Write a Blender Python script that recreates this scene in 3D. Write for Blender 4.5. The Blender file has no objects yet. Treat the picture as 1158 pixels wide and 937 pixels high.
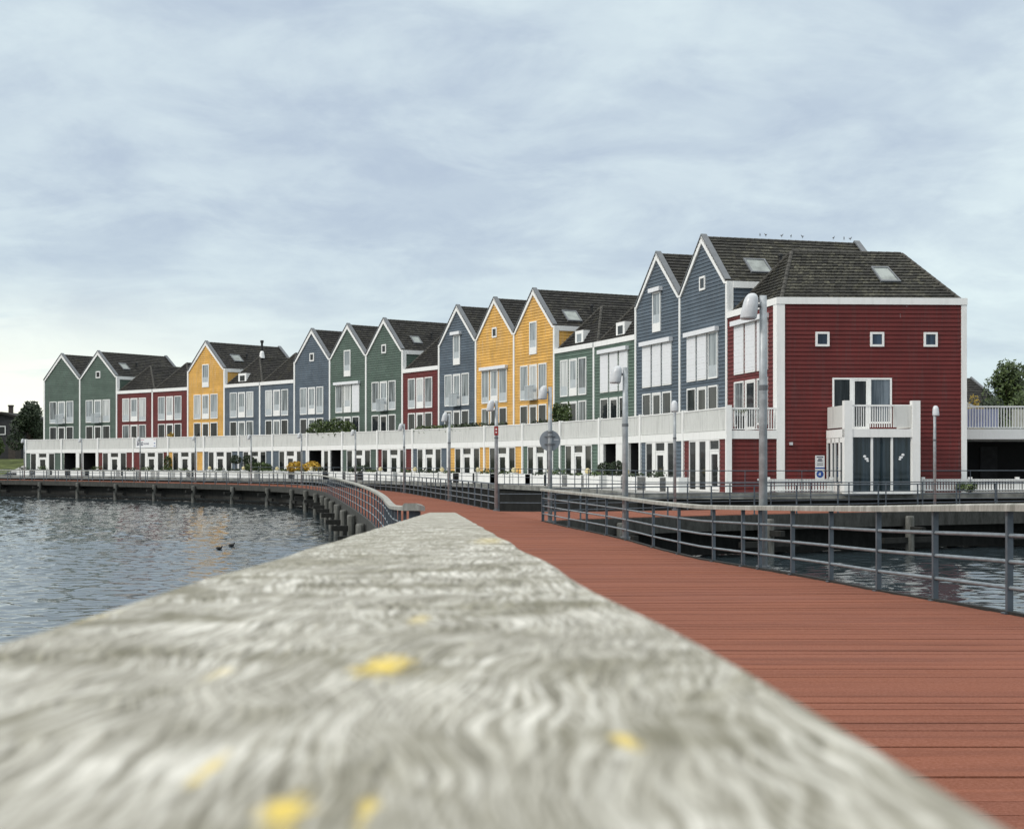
import bpy, math, random
import numpy as np
from mathutils import Vector, Matrix
random.seed(7)
rad = math.radians
scene = bpy.context.scene
COL = scene.collection
# ------------------------------------------------------------------ camera
FPX, CX, HY, CAMZ = 1600.0, 579.0, 524.0, 1.80        # focal length in photo pixels, principal column, horizon row, eye height
cd = bpy.data.cameras.new('camera'); cam = bpy.data.objects.new('camera', cd); COL.objects.link(cam)
cam.location = (0, 0, CAMZ); cam.rotation_euler = (rad(90), 0, 0)
cd.sensor_width = 36; cd.lens = FPX/1158*36; cd.shift_y = (HY-468.5)/1158
cd.clip_start = 0.02; cd.clip_end = 6000
cd.dof.use_dof = True; cd.dof.focus_distance = 45; cd.dof.aperture_fstop = 19
scene.camera = cam
# ------------------------------------------------------------------ world: overcast sky over a Nishita base
SUN_EL, SUN_AZ = 40, 246          # sun behind the camera to its left (azimuth clockwise from +Y)
w = bpy.data.worlds.new('World'); scene.world = w; w.use_nodes = True
nt = w.node_tree; nt.nodes.clear()
def wn(t, **k):
    n = nt.nodes.new(t)
    for a, v in k.items(): setattr(n, a, v)
    return n
def wmath(op, a, b=None, c=None):
    n = wn('ShaderNodeMath', operation=op)
    for i, v in enumerate((a, b, c)):
        if v is None: continue
        if isinstance(v, (int, float)): n.inputs[i].default_value = v
        else: nt.links.new(v, n.inputs[i])
    return n.outputs[0]
def wmix(fac, a, b, blend='MIX'):
    n = wn('ShaderNodeMix', data_type='RGBA', blend_type=blend)
    for s, v in ((n.inputs[0], fac), (n.inputs[6], a), (n.inputs[7], b)):
        if isinstance(v, (int, float)): s.default_value = v
        elif isinstance(v, tuple): s.default_value = v+(1,)
        else: nt.links.new(v, s)
    return n.outputs[2]
tc = wn('ShaderNodeTexCoord'); sep = wn('ShaderNodeSeparateXYZ'); nt.links.new(tc.outputs['Generated'], sep.inputs[0])
dx, dy, dz = sep.outputs
zz = wmath('ADD', wmath('MAXIMUM', dz, 0.0), 0.20)
comb = wn('ShaderNodeCombineXYZ')
nt.links.new(wmath('DIVIDE', dx, zz), comb.inputs[0]); nt.links.new(wmath('DIVIDE', dy, zz), comb.inputs[1])
def wnoise(scale, detail, rough, dist, off=(0, 0, 0), sc=(1, 1, 1)):
    m = wn('ShaderNodeMapping'); m.inputs['Location'].default_value = off; m.inputs['Scale'].default_value = sc
    nt.links.new(comb.outputs[0], m.inputs[0])
    n = wn('ShaderNodeTexNoise'); nt.links.new(m.outputs[0], n.inputs['Vector'])
    n.inputs['Scale'].default_value = scale; n.inputs['Detail'].default_value = detail
    n.inputs['Roughness'].default_value = rough; n.inputs['Distortion'].default_value = dist
    return n.outputs['Fac']
def wramp(f, lo, hi):
    n = wn('ShaderNodeMapRange', interpolation_type='SMOOTHSTEP'); nt.links.new(f, n.inputs[0])
    n.inputs[1].default_value = lo; n.inputs[2].default_value = hi; return n.outputs[0]
sky = wn('ShaderNodeTexSky'); sky.sky_type = 'NISHITA'; sky.sun_disc = False
sky.sun_elevation = rad(SUN_EL); sky.sun_rotation = rad(SUN_AZ); sky.air_density = 1.0; sky.dust_density = 1.5
big = wramp(wnoise(0.9, 5, .55, .5, (3.1, 1.7, 0), (1, .95, 1)), .38, .62)
mid = wramp(wnoise(2.6, 7, .58, .5, (7.7, 2.2, 0), (1, 1.05, 1)), .37, .63)
fin_ = wramp(wnoise(6.5, 6, .6, .4, (2.7, 5.1, 0), (1, .8, 1)), .34, .68)
cm = wmath('ADD', wmath('ADD', wmath('MULTIPLY', big, .42), wmath('MULTIPLY', mid, .40)), wmath('MULTIPLY', fin_, .18))
thick, thin = (.405, .482, .580), (.655, .755, .772)         # cloud base greys, thin bright veil
cloud = wmix(cm, thick, thin)
low = wramp(dz, .20, .0)                                  # paler, cyan-tinted air towards the horizon
cloud = wmix(wmath('MULTIPLY', low, .45), cloud, (.62, .745, .76))
westx = wramp(dx, .0, -.38); lowz = wramp(dz, .14, .02)   # bright gap low in the west
gap = wmath('MULTIPLY', wmath('MULTIPLY', westx, lowz), wramp(wnoise(1.6, 5, .6, .5, (1.2, 9.2, 0), (.6, 2.4, 1)), .2, .5))
cloud = wmix(wmath('MULTIPLY', gap, .8), cloud, (1.1, 1.08, .90))
cloud = wmix(wramp(dz, .33, .7), cloud, (.60, .62, .62))
zen = wmath('MULTIPLY_ADD', wramp(dz, .30, .95), 1.45, 1.0)   # an overcast sky is about three times brighter overhead
vm = wn('ShaderNodeVectorMath', operation='SCALE'); nt.links.new(cloud, vm.inputs[0])
SKY = .10
nt.links.new(wmath('MULTIPLY', zen, 1.0/SKY), vm.inputs['Scale'])
skycol = wmix(.93, sky.outputs[0], vm.outputs[0])
bg = wn('ShaderNodeBackground'); bg.inputs[1].default_value = SKY; nt.links.new(skycol, bg.inputs[0])
wo = wn('ShaderNodeOutputWorld'); nt.links.new(bg.outputs[0], wo.inputs[0])
# ------------------------------------------------------------------ sun behind the cloud
sl = bpy.data.lights.new('sun', 'SUN'); sl.energy = 1.5; sl.angle = rad(12); sl.color = (1, .94, .86)
so = bpy.data.objects.new('sun', sl); COL.objects.link(so)
az, el = rad(SUN_AZ), rad(SUN_EL)
so.rotation_euler = Vector((-math.sin(az)*math.cos(el), -math.cos(az)*math.cos(el), -math.sin(el))).to_track_quat('-Z', 'Y').to_euler()
vs = scene.view_settings; vs.view_transform = 'Standard'; vs.look = 'None'; vs.exposure = 0.30; vs.gamma = 1; vs.use_curve_mapping = False
try: scene.cycles.max_bounces = 6; scene.cycles.diffuse_bounces = 3; scene.cycles.use_denoising = True
except Exception: pass

# ------------------------------------------------------------------ materials
def s2l(r, g, b):
    f = lambda c: (c/255/12.92 if c/255 <= .04045 else ((c/255+.055)/1.055)**2.4)
    return (f(r), f(g), f(b))
class NB:
    """small node-building helper"""
    def __init__(s, name):
        s.m = bpy.data.materials.new(name); s.m.use_nodes = True; s.t = s.m.node_tree; s.t.nodes.clear()
        s.o = s.n('ShaderNodeOutputMaterial'); s.p = s.n('ShaderNodeBsdfPrincipled'); s.l(s.p.outputs[0], s.o.inputs[0])
    def n(s, t, **k):
        n = s.t.nodes.new(t)
        for a, v in k.items(): setattr(n, a, v)
        return n
    def l(s, a, b): s.t.links.new(a, b)
    def put(s, sock, v):
        if isinstance(v, (int, float)): sock.default_value = v
        elif isinstance(v, tuple): sock.default_value = v+(1,) if len(v) == 3 and len(sock.default_value) == 4 else v
        else: s.l(v, sock)
    def pos(s, scale=(1, 1, 1), loc=(0, 0, 0), rot=(0, 0, 0)):
        g = s.n('ShaderNodeNewGeometry'); m = s.n('ShaderNodeMapping'); s.l(g.outputs['Position'], m.inputs[0])
        m.inputs['Scale'].default_value = scale; m.inputs['Location'].default_value = loc; m.inputs['Rotation'].default_value = rot
        return m.outputs[0]
    def uv(s, scale=(1, 1, 1)):
        g = s.n('ShaderNodeUVMap'); m = s.n('ShaderNodeMapping'); s.l(g.outputs[0], m.inputs[0]); m.inputs['Scale'].default_value = scale
        return m.outputs[0]
    def noise(s, vec, scale, detail=4, rough=.55, dist=0, out='Fac'):
        n = s.n('ShaderNodeTexNoise'); s.l(vec, n.inputs['Vector']); n.inputs['Scale'].default_value = scale
        n.inputs['Detail'].default_value = detail; n.inputs['Roughness'].default_value = rough; n.inputs['Distortion'].default_value = dist
        return n.outputs[out]
    def rng(s, f, a, b, c=0., d=1.):
        n = s.n('ShaderNodeMapRange'); s.put(n.inputs[0], f)
        for i, v in enumerate((a, b, c, d)): n.inputs[i+1].default_value = v
        return n.outputs[0]
    def math(s, op, a, b=0.):
        n = s.n('ShaderNodeMath', operation=op); s.put(n.inputs[0], a); s.put(n.inputs[1], b); return n.outputs[0]
    def mix(s, f, a, b, blend='MIX'):
        n = s.n('ShaderNodeMix', data_type='RGBA', blend_type=blend)
        s.put(n.inputs[0], f); s.put(n.inputs[6], a); s.put(n.inputs[7], b); return n.outputs[2]
    def island(s):
        return s.n('ShaderNodeNewGeometry').outputs['Random Per Island']
    def bump(s, h, strength=.4, dist=.02):
        b = s.n('ShaderNodeBump'); b.inputs['Strength'].default_value = strength; b.inputs['Distance'].default_value = dist
        s.l(h, b.inputs['Height']); s.l(b.outputs[0], s.p.inputs['Normal'])
    def fin(s, col, rough=.6, metal=0., spec=.5):
        s.put(s.p.inputs['Base Color'], col); s.put(s.p.inputs['Roughness'], rough); s.p.inputs['Metallic'].default_value = metal
        s.p.inputs['Specular IOR Level'].default_value = spec; return s.m
def scl(c, k): return tuple(x*k for x in c)
def mat_plain(name, col, rough=.5, metal=0., var=.15, vs=3., spec=.4, fine=0):
    b = NB(name); f = b.noise(b.pos(), vs, 5, .6)
    c = b.mix(b.rng(f, .3, .7), scl(col, 1-var), scl(col, 1+var))
    if fine: b.bump(b.noise(b.pos(), fine, 3), .25, .01)
    return b.fin(c, rough, metal, spec)
def mat_siding(name, col):
    b = NB(name)
    f = b.noise(b.pos((1, 1, 1)), .9, 6, .62); streak = b.noise(b.pos((5, 5, .35)), 1.4, 5, .6)
    board = b.island()
    c = b.mix(b.rng(f, .3, .7), scl(col, .78), scl(col, 1.18))
    c = b.mix(b.rng(streak, .5, .75, 0, .45), c, scl((sum(col)/3,)*3, 1.15))
    c = b.mix(b.rng(board, 0, 1, 0, .5), c, scl(col, .72))
    b.bump(b.noise(b.pos((1, 1, 20)), 4, 3), .12, .004)
    return b.fin(c, .62, 0, .3)
M = {}
M['green'] = mat_siding('green_siding', (.084, .124, .099))
M['red'] = mat_siding('red_siding', (.132, .0205, .0185))
M['yellow'] = mat_siding('yellow_siding', (.68, .385, .088))
M['blue'] = mat_siding('blue_siding', (.090, .118, .147))
M['midgreen'] = mat_siding('sage_green_siding', (.098, .150, .117))
def mat_white(name, base, dirt=.4):
    b = NB(name)
    st = b.noise(b.pos((3, 3, .4)), 1.6, 6, .65); f = b.noise(b.pos(), 2.2, 5, .6)
    c = b.mix(b.rng(st, .5, .78, 0, dirt), base, scl(base, .62))
    c = b.mix(b.rng(f, .45, .75, 0, .25), c, (base[0]*.8, base[1]*.82, base[2]*.78))
    return b.fin(c, .45, 0, .4)
M['white'] = mat_white('white_painted_trim', (.82, .82, .80))
M['offwhite'] = mat_white('pale_parapet_boards', (.62, .625, .60), .8)
M['shutter'] = mat_white('white_roller_blind', (.74, .75, .77), .15)
M['lead'] = mat_plain('grey_zinc_flashing', (.13, .14, .15), .6, 0, .15)
M['panel'] = mat_plain('frosted_pale_panel', (.42, .46, .48), .25, 0, .1)
def mat_glass(name, a, bcol, rough=.05, spec=.22):
    b = NB(name); g = b.noise(b.pos((4, 4, .25)), 1.1, 3, .6)
    c = b.mix(b.rng(g, .38, .62), a, bcol)
    b.bump(b.noise(b.pos(), .7, 2), .06, .05)
    return b.fin(c, rough, 0, spec)
M['glass'] = mat_glass('dark_window_glass', (.008, .011, .013), (.03, .036, .04))
M['curtain'] = mat_glass('glass_before_light_curtain', (.16, .185, .20), (.36, .40, .41))
M['curtain_pale'] = mat_glass('glass_before_white_net_curtain', (.34, .36, .36), (.58, .60, .59))
M['curtain_dim'] = mat_glass('glass_before_half_drawn_curtain', (.03, .04, .045), (.26, .29, .30))
M['door_glass'] = mat_glass('dark_door_glass', (.006, .008, .008), (.022, .025, .026))
M['side_glass'] = mat_glass('blue_tinted_glass', (.02, .03, .045), (.05, .08, .12))
M['curtain_blue'] = mat_glass('glass_before_blue_grey_curtain', (.05, .065, .08), (.16, .19, .22))
M['bay_glass'] = mat_glass('bay_glass', (.006, .012, .012), (.026, .042, .056), .03, .5)
M['void'] = mat_plain('opening_shade_black', (.012, .012, .013), .8)  # near-black colour carries the shade inside the open ground floors
def mat_roof(name, base=(.019, .018, .0165), lich=.35):
    b = NB(name)
    tile = b.island()
    patch = b.noise(b.pos(), .55, 6, .65); speck = b.noise(b.pos(), 9, 3, .7)
    k = b.math('MULTIPLY', b.rng(patch, .36, .7), b.rng(speck, .42, .66))
    c = b.mix(b.rng(tile, 0, 1), scl(base, .55), scl(base, 1.5))
    k = b.math('MULTIPLY', k, b.rng(b.math('FRACT', b.math('MULTIPLY', tile, 17.3)), .15, .8))
    c = b.mix(b.math('MULTIPLY', k, lich), c, (.21, .20, .14))
    moss = b.noise(b.pos(), 1.4, 4, .6)
    c = b.mix(b.rng(moss, .6, .75, 0, .5), c, (.055, .05, .018))
    b.bump(speck, .3, .01)
    return b.fin(c, .78, 0, .3)
M['roof'] = mat_roof('dark_concrete_roof_tiles')
M['roof_old'] = mat_roof('lichen_covered_roof_tiles', (.026, .025, .021), 1.0)
M['ridge'] = mat_plain('ridge_tiles', (.05, .047, .04), .8, 0, .5, 4)
def mat_steel(name, col, rough=.42):
    b = NB(name); f = b.noise(b.pos(), 6, 5, .6)
    c = b.mix(b.rng(f, .35, .7), scl(col, .75), scl(col, 1.2))
    r = b.noise(b.pos((1, 1, .5)), 2.6, 6, .7)
    c = b.mix(b.rng(r, .68, .85, 0, .2), c, (.20, .19, .165))
    return b.fin(c, rough, .25, .5)
M['steel'] = mat_steel('blue_grey_painted_steel', (.078, .098, .118))
M['tube'] = mat_steel('galvanised_tube', (.20, .23, .25), .4)
M['pole'] = mat_steel('grey_lamp_post', (.36, .385, .40), .45)
M['hood'] = mat_plain('white_lamp_hood', (.52, .535, .55), .3, 0, .12, 8)
M['lens'] = mat_plain('milky_lamp_lens', (.50, .52, .53), .2, 0, .05)
def mat_oldwood(name, k=1.0):
    b = NB(name); p = b.pos()
    n1 = b.noise(b.pos((6, 6, 1.5)), 1, 4, .6); n2 = b.noise(b.pos((40, 40, 8)), 1, 4, .6)
    c = b.mix(b.rng(n1, .3, .7), scl((.20, .20, .175), k), scl((.46, .455, .42), k))
    c = b.mix(b.rng(n2, .4, .7, 0, .5), c, scl((.12, .12, .10), k))
    b.bump(n2, .4, .01)
    return b.fin(c, .8, 0, .25)
M['oldwood'] = mat_oldwood('weathered_grey_timber', .62)
M['capwood'] = mat_oldwood('silvered_rail_timber', .95)
M['edgewood'] = mat_oldwood('dark_edge_timber', .17)  # the grey timber, evenly darkened
M['pile'] = mat_oldwood('mossy_pile_timber', .42)
M['darkwood'] = mat_oldwood('shade_dark_timber', .07)  # timber darkened to paint in the shade below the decks
M['concrete'] = mat_plain('stained_concrete', (.19, .19, .175), .85, 0, .5, 1.6, .2, 12)
M['paving'] = mat_plain('grey_quay_paving', (.27, .265, .25), .85, 0, .2, 1.2, .2, 10)
M['quay_shade'] = mat_plain('quay_wall_shade_black', (.012, .012, .011), .85, 0, .5, 1.2, .2, 10)  # almost black: shade of a recess under the quay put into the colour
# weathered rail: swirling silver-grey grain, olive algae, a few yellow lichen patches
def mat_rail(name, spots):
    b = NB(name); p = b.pos()
    def warp(vec, scale, amp, sy):
        m = b.n('ShaderNodeMapping'); b.l(vec, m.inputs[0]); m.inputs['Scale'].default_value = (scale, scale*sy, scale)
        w1 = b.n('ShaderNodeTexNoise'); b.l(m.outputs[0], w1.inputs['Vector']); w1.inputs['Scale'].default_value = 1; w1.inputs['Detail'].default_value = 1
        sub = b.n('ShaderNodeVectorMath', operation='SUBTRACT'); b.l(w1.outputs['Color'], sub.inputs[0]); sub.inputs[1].default_value = (.5, .5, .5)
        s3 = b.n('ShaderNodeVectorMath', operation='MULTIPLY'); b.l(sub.outputs[0], s3.inputs[0]); s3.inputs[1].default_value = (amp, amp*.6, 0)
        ad = b.n('ShaderNodeVectorMath', operation='ADD'); b.l(vec, ad.inputs[0]); b.l(s3.outputs[0], ad.inputs[1]); return ad.outputs[0]
    q = warp(warp(warp(p, 8, .085, .6), 24, .030, .55), 80, .006, .5)
    po = b.pos(loc=(3.3, 7.1, 1)); q2 = warp(warp(warp(po, 6, .11, .5), 26, .024, .4), 95, .005, .4)
    def fibre(v, sx, sy, detail=4):
        m = b.n('ShaderNodeMapping'); b.l(v, m.inputs[0]); m.inputs['Scale'].default_value = (sx, sy, 8)
        return b.noise(m.outputs[0], 1, detail, .66)
    f1 = fibre(q, 800, 10, 5); f2 = fibre(q2, 440, 7, 5); f3 = fibre(q2, 1300, 18, 3)
    blot = b.noise(q2, 13, 6, .66, .5); fade = b.noise(p, 17, 3, .6)
    c = b.mix(b.rng(f1, .39, .61), (.085, .077, .052), (.43, .41, .35))
    c = b.mix(b.math('MULTIPLY', b.rng(f2, .46, .60), b.rng(fade, .3, .58)), c, (.68, .66, .60))
    c = b.mix(b.math('MULTIPLY', b.rng(f3, .50, .68), b.rng(fade, .68, .36, 0, .75)), c, (.085, .075, .05))
    c = b.mix(b.rng(blot, .50, .64, 0, .78), c, b.mix(b.rng(f1, .4, .6), (.055, .049, .025), (.19, .175, .115)))
    far = b.noise(b.pos((1, .3, 1)), 5, 3)
    c = b.mix(b.rng(far, .45, .65, 0, .22), c, (.24, .225, .165))
    wob = b.noise(p, 170, 4, .75)
    for (x, y, rx, ry, k) in spots:
        m = b.n('ShaderNodeMapping', vector_type='POINT'); b.l(p, m.inputs[0])
        m.inputs['Location'].default_value = (-x/rx, -y/ry, 0); m.inputs['Scale'].default_value = (1/rx, 1/ry, 0)
        ln = b.n('ShaderNodeVectorMath', operation='LENGTH'); b.l(m.outputs[0], ln.inputs[0])
        v = b.math('ADD', ln.outputs['Value'], b.math('MULTIPLY', b.math('SUBTRACT', wob, .5), 3.2))
        c = b.mix(b.rng(v, 1.0, .3, 0, k*.85), c, b.mix(wob, (.60, .40, .03), (.74, .60, .16)))
    b.bump(b.math('ADD', f1, b.math('MULTIPLY', f3, .5)), .3, .0015)
    return b.fin(c, .82, 0, .25)
def mat_deck(name):
    b = NB(name); pk = b.island()
    f = b.noise(b.pos((.5, 1, 1)), 1.1, 5, .6); g = b.noise(b.pos(), 70, 4, .75)
    col = (.190, .070, .041)
    c = b.mix(b.rng(pk, 0, 1), scl(col, .86), scl(col, 1.12))
    c = b.mix(b.rng(f, .35, .7, 0, .45), c, (.150, .062, .046))
    c = b.mix(b.rng(g, .40, .64, 0, .5), c, (.31, .135, .098))
    c = b.mix(b.rng(b.noise(b.pos((.35, 3, 1)), 1.6, 5, .65), .5, .72, 0, .55), c, (.095, .040, .030))
    c = b.mix(b.rng(b.noise(b.pos(), .35, 3), .5, .7, 0, .35), c, (.22, .095, .072))
    b.bump(g, .8, .004)
    return b.fin(c, .9, 0, .06)
M['deck'] = mat_deck('red_gritted_deck_planks')
def mat_water():
    b = NB('rippled_lake_water')
    a1 = b.noise(b.pos((1, .55, 1), rot=(0, 0, .25)), 2.6, 4, .6, .6)
    a2 = b.noise(b.pos((1, .6, 1), rot=(0, 0, -.3)), 9, 3, .6, .3)
    calm = b.noise(b.pos((.8, .35, 1)), .06, 3, .5)
    h = b.math('ADD', a1, b.math('MULTIPLY', a2, .22))
    h = b.math('MULTIPLY', h, b.rng(calm, .35, .65, .6, 1.15))
    b.bump(h, .3, .02)
    b.p.inputs['IOR'].default_value = 1.42
    return b.fin((.026, .037, .043), .04, 0, .5)
M['water'] = mat_water()
M['grass'] = mat_plain('rough_grass', (.07, .085, .03), .9, 0, .5, .8, .1, 6)
M['bed'] = mat_plain('lake_bed_and_far_land', (.05, .055, .04), .9)
def mat_leaf(name, a, c2, hue=.5):
    b = NB(name); r = b.island(); f = b.noise(b.pos(), .8, 3)
    c = b.mix(r, a, c2); c = b.mix(b.rng(f, .35, .65, 0, .5), c, scl(a, .7))
    return b.fin(c, .6, 0, .3)
M['leaf_dark'] = mat_leaf('dark_evergreen_leaves', (.018, .03, .016), (.05, .075, .032))
M['leaf_mid'] = mat_leaf('mid_green_leaves', (.035, .058, .018), (.10, .14, .04))
M['leaf_yellow'] = mat_leaf('golden_yellow_leaves', (.42, .24, .02), (.62, .42, .06))
M['leaf_red'] = mat_leaf('autumn_orange_leaves', (.25, .16, .02), (.45, .32, .05))
M['bark'] = mat_plain('brown_bark', (.07, .055, .04), .9, 0, .4, 6, .2, 15)
M['soil'] = mat_plain('dark_soil', (.03, .024, .018), .95)
M['cream'] = mat_plain('cream_globe', (.70, .60, .33), .3, 0, .1)
M['darkgrey'] = mat_plain('dark_grey_cladding', (.030, .030, .033), .8, 0, .3)
M['brown'] = mat_plain('dark_brown_wall', (.055, .045, .04), .85, 0, .3)
M['sign_grey'] = mat_plain('bare_metal_sign_back', (.27, .30, .33), .45, .4, .1)
M['sign_red'] = mat_plain('red_enamel', (.30, .03, .03), .4)
M['sign_white'] = mat_plain('white_enamel', (.78, .79, .80), .35, 0, .04)
M['sign_blue'] = mat_plain('blue_enamel', (.03, .09, .34), .35, 0, .05)
M['ink'] = mat_plain('dark_navy_print', (.02, .025, .07), .5)
M['pinkink'] = mat_plain('faded_red_print', (.45, .20, .22), .5)
M['bird'] = mat_plain('grey_brown_plumage', (.10, .095, .09), .8, 0, .4, 20)
M['duck'] = mat_plain('black_plumage', (.012, .012, .012), .6)
M['beak'] = mat_plain('pale_beak', (.55, .50, .42), .5)
M['blackplastic'] = mat_plain('black_fittings', (.015, .015, .015), .5)
M['blue_cloth'] = mat_plain('blue_curtain', (.05, .10, .19), .9, 0, .3)

# ------------------------------------------------------------------ mesh helpers (all geometry given in world metres)
class MB:
    def __init__(s): s.v = []; s.f = []; s.smooth = False
    def poly(s, pts):
        i = len(s.v); s.v += [tuple(p) for p in pts]; s.f.append(tuple(range(i, i+len(pts))))
    def hexa(s, p):      # p: 8 points, bottom ring 0-3 then top ring 4-7
        i = len(s.v); s.v += [tuple(q) for q in p]
        for a in ((3, 2, 1, 0), (4, 5, 6, 7), (0, 1, 5, 4), (1, 2, 6, 5), (2, 3, 7, 6), (3, 0, 4, 7)): s.f.append(tuple(i+k for k in a))
    def box(s, c, size, rot=0):
        x, y, z = (q/2 for q in size); cs, sn = math.cos(rot), math.sin(rot)
        P = [(a, b, d) for d in (-z, z) for a, b in ((-x, -y), (x, -y), (x, y), (-x, y))]
        s.hexa([(c[0]+a*cs-b*sn, c[1]+a*sn+b*cs, c[2]+d) for a, b, d in P])
    def tube(s, pts, r, n=8, close=True):
        pts = [Vector(p) for p in pts]; i0 = len(s.v); N = len(pts)
        for k, p in enumerate(pts):
            t = (pts[min(k+1, N-1)]-pts[max(k-1, 0)]).normalized()
            up = Vector((0, 0, 1)) if abs(t.z) < .95 else Vector((1, 0, 0))
            a = t.cross(up).normalized(); b = a.cross(t); rr = r[k] if isinstance(r, (list, tuple)) else r
            for j in range(n):
                th = 2*math.pi*j/n+math.pi/n; s.v.append(tuple(p+a*math.cos(th)*rr+b*math.sin(th)*rr))
        for k in range(N-1):
            for j in range(n):
                s.f.append((i0+k*n+j, i0+k*n+(j+1) % n, i0+(k+1)*n+(j+1) % n, i0+(k+1)*n+j))
        if close: s.f.append(tuple(i0+j for j in range(n))[::-1]); s.f.append(tuple(i0+(N-1)*n+j for j in range(n)))
    def lathe(s, c, prof, n=14, sx=1, sy=1):
        i0 = len(s.v)
        for (r, z) in prof:
            for j in range(n):
                th = 2*math.pi*j/n; s.v.append((c[0]+r*sx*math.cos(th), c[1]+r*sy*math.sin(th), c[2]+z))
        for k in range(len(prof)-1):
            for j in range(n): s.f.append((i0+k*n+j, i0+k*n+(j+1) % n, i0+(k+1)*n+(j+1) % n, i0+(k+1)*n+j))
        s.f.append(tuple(i0+j for j in range(n))[::-1]); s.f.append(tuple(i0+(len(prof)-1)*n+j for j in range(n)))
    def blob(s, c, r, n=10, m=7):
        s.lathe((c[0], c[1], c[2]), [(max(r[0]*math.sin(math.pi*k/m), 1e-4), -r[2]*math.cos(math.pi*k/m)) for k in range(m+1)], n, 1, r[1]/r[0])
    def leaves(s, c, R, n, size, squash=.55):
        for _ in range(n):
            while 1:
                q = Vector((random.uniform(-1, 1), random.uniform(-1, 1), random.uniform(-1, 1)))
                if .25 < q.length < 1: break
            q = q.normalized()*(q.length**.6)
            p = Vector((c[0]+q.x*R[0], c[1]+q.y*R[1], c[2]+q.z*R[2]))
            a = Vector((random.gauss(0, 1), random.gauss(0, 1), random.gauss(0, 1))).normalized(); b = a.orthogonal().normalized()
            k = size*random.uniform(.6, 1.3); b = b*k*squash; a = a*k
            s.poly([p-a, p+b*.8-a*.1, p+a, p-b*.8+a*.1])
    def build(s, name, m, parent=None, origin=None, smooth=False):
        if origin is None: origin = Vector(parent['_o']) if parent is not None and '_o' in parent else Vector((0, 0, 0))
        me = bpy.data.meshes.new(name)
        me.from_pydata([(x-origin[0], y-origin[1], z-origin[2]) for x, y, z in s.v], [], s.f); me.update()
        me.materials.append(m)
        if smooth: me.polygons.foreach_set('use_smooth', [True]*len(me.polygons))
        o = bpy.data.objects.new(name, me); COL.objects.link(o)
        if parent is not None: o.parent = parent
        else: o.location = origin
        ROOTPOS[o.name] = origin
        return o
ROOTPOS = {}
ORG = {}
def empty(name, loc, label, cat, group=None):
    o = bpy.data.objects.new(name, None); COL.objects.link(o); o.location = loc; o.empty_display_size = .2
    return tag(o, label, cat, group, loc)
def tag(o, label, cat, group=None, loc=None):
    o['label'] = label; o['category'] = cat
    if group: o['group'] = group
    if loc is not None: ORG[o.name] = Vector(loc)
    return o
def part(mb, name, m, parent, smooth=False):
    """child mesh; its local frame is its thing's base"""
    top = parent
    while top.parent is not None: top = top.parent
    return mb.build(name, m, parent, ORG[top.name], smooth)
def struct(mb, name, m):
    o = mb.build(name, m); o['kind'] = 'structure'; return o
def thing(mb, name, m, label, cat, group=None, origin=(0, 0, 0), smooth=False):
    o = mb.build(name, m, None, Vector(origin), smooth); return tag(o, label, cat, group, origin)
def copy_tree(o, parent=None):
    c = o.copy(); COL.objects.link(c)
    if parent is not None: c.parent = parent
    for ch in list(o.children): copy_tree(ch, c)
    return c

# ------------------------------------------------------------------ plan of the walkway (X right, Y away from the camera)
ZK = [(-8, .86), (0, .73), (7, .56), (13.4, .375), (17.2, .24), (21.5, .11), (24.3, .03), (27, -.04), (31, -.07), (42, -.05), (56, 0), (105, .02), (150, .14), (190, .14)]
def deckz(y): return float(np.interp(y, [k[0] for k in ZK], [k[1] for k in ZK]))
PAIRS = [((.24, -6), (5.25, -6)), ((-.04, 0), (5.1, 0)), ((-.27, 5), (5.0, 5)), ((-.66, 13), (4.70, 13)), ((-.98, 16.5), (4.45, 17)),
         ((-1.70, 22), (4.22, 21.7)), ((-2.38, 28), (3.45, 28.3)), ((-3.15, 35), (2.67, 35)), ((-4.05, 42), (1.62, 41)),
         ((-4.95, 48), (.94, 45)), ((-6.9, 60), (-.6, 54)), ((-9.4, 75), (-3.6, 71)), ((-12.5, 92), (-7.7, 91)),
         ((-17.0, 107), (-13.4, 107.5)), ((-24.3, 118), (-21.2, 120.4)), ((-38, 132), (-35.6, 135)), ((-51.7, 143), (-49.6, 146.2)), ((-75, 156), (-73.6, 159.5)), ((-100, 167), (-99, 171))]
def densify(P, n=6):
    P = [Vector(p) for p in P]; out = []
    for i in range(len(P)-1):
        p0, p1, p2, p3 = P[max(i-1, 0)], P[i], P[i+1], P[min(i+2, len(P)-1)]
        for k in range(n):
            t = k/n
            out.append(.5*((2*p1)+(p2-p0)*t+(2*p0-5*p1+4*p2-p3)*t*t+(3*p1-p0-3*p2+p3)*t**3))
    out.append(P[-1]); return out
LL = densify([p[0] for p in PAIRS]); RR = densify([p[1] for p in PAIRS])
def along(P, step, s0=0., s1=None):
    """points every step along a polyline, with tangents"""
    out = []; acc = 0.; nxt = s0
    for a, b in zip(P[:-1], P[1:]):
        d = (b-a).length
        while nxt <= acc+d and (s1 is None or nxt <= s1):
            out.append((a.lerp(b, (nxt-acc)/d), (b-a).normalized())); nxt += step
        acc += d
    return out
def cut(P, y0, y1): return [p for p in P if y0 <= p.y <= y1]
def yat(P, y):
    for a, b in zip(P[:-1], P[1:]):
        if a.y <= y <= b.y: return a.lerp(b, (y-a.y)/(b.y-a.y))
def ray(P, px):      # where a photo column crosses a plan polyline
    k = (px-CX)/FPX
    for a, b in zip(P[:-1], P[1:]):
        fa, fb = a.x-k*a.y, b.x-k*b.y
        if fa*fb <= 0 and a.y > 5: return a.lerp(b, fa/(fa-fb))
    return min(P, key=lambda p: abs(p.x-k*p.y))

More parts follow.
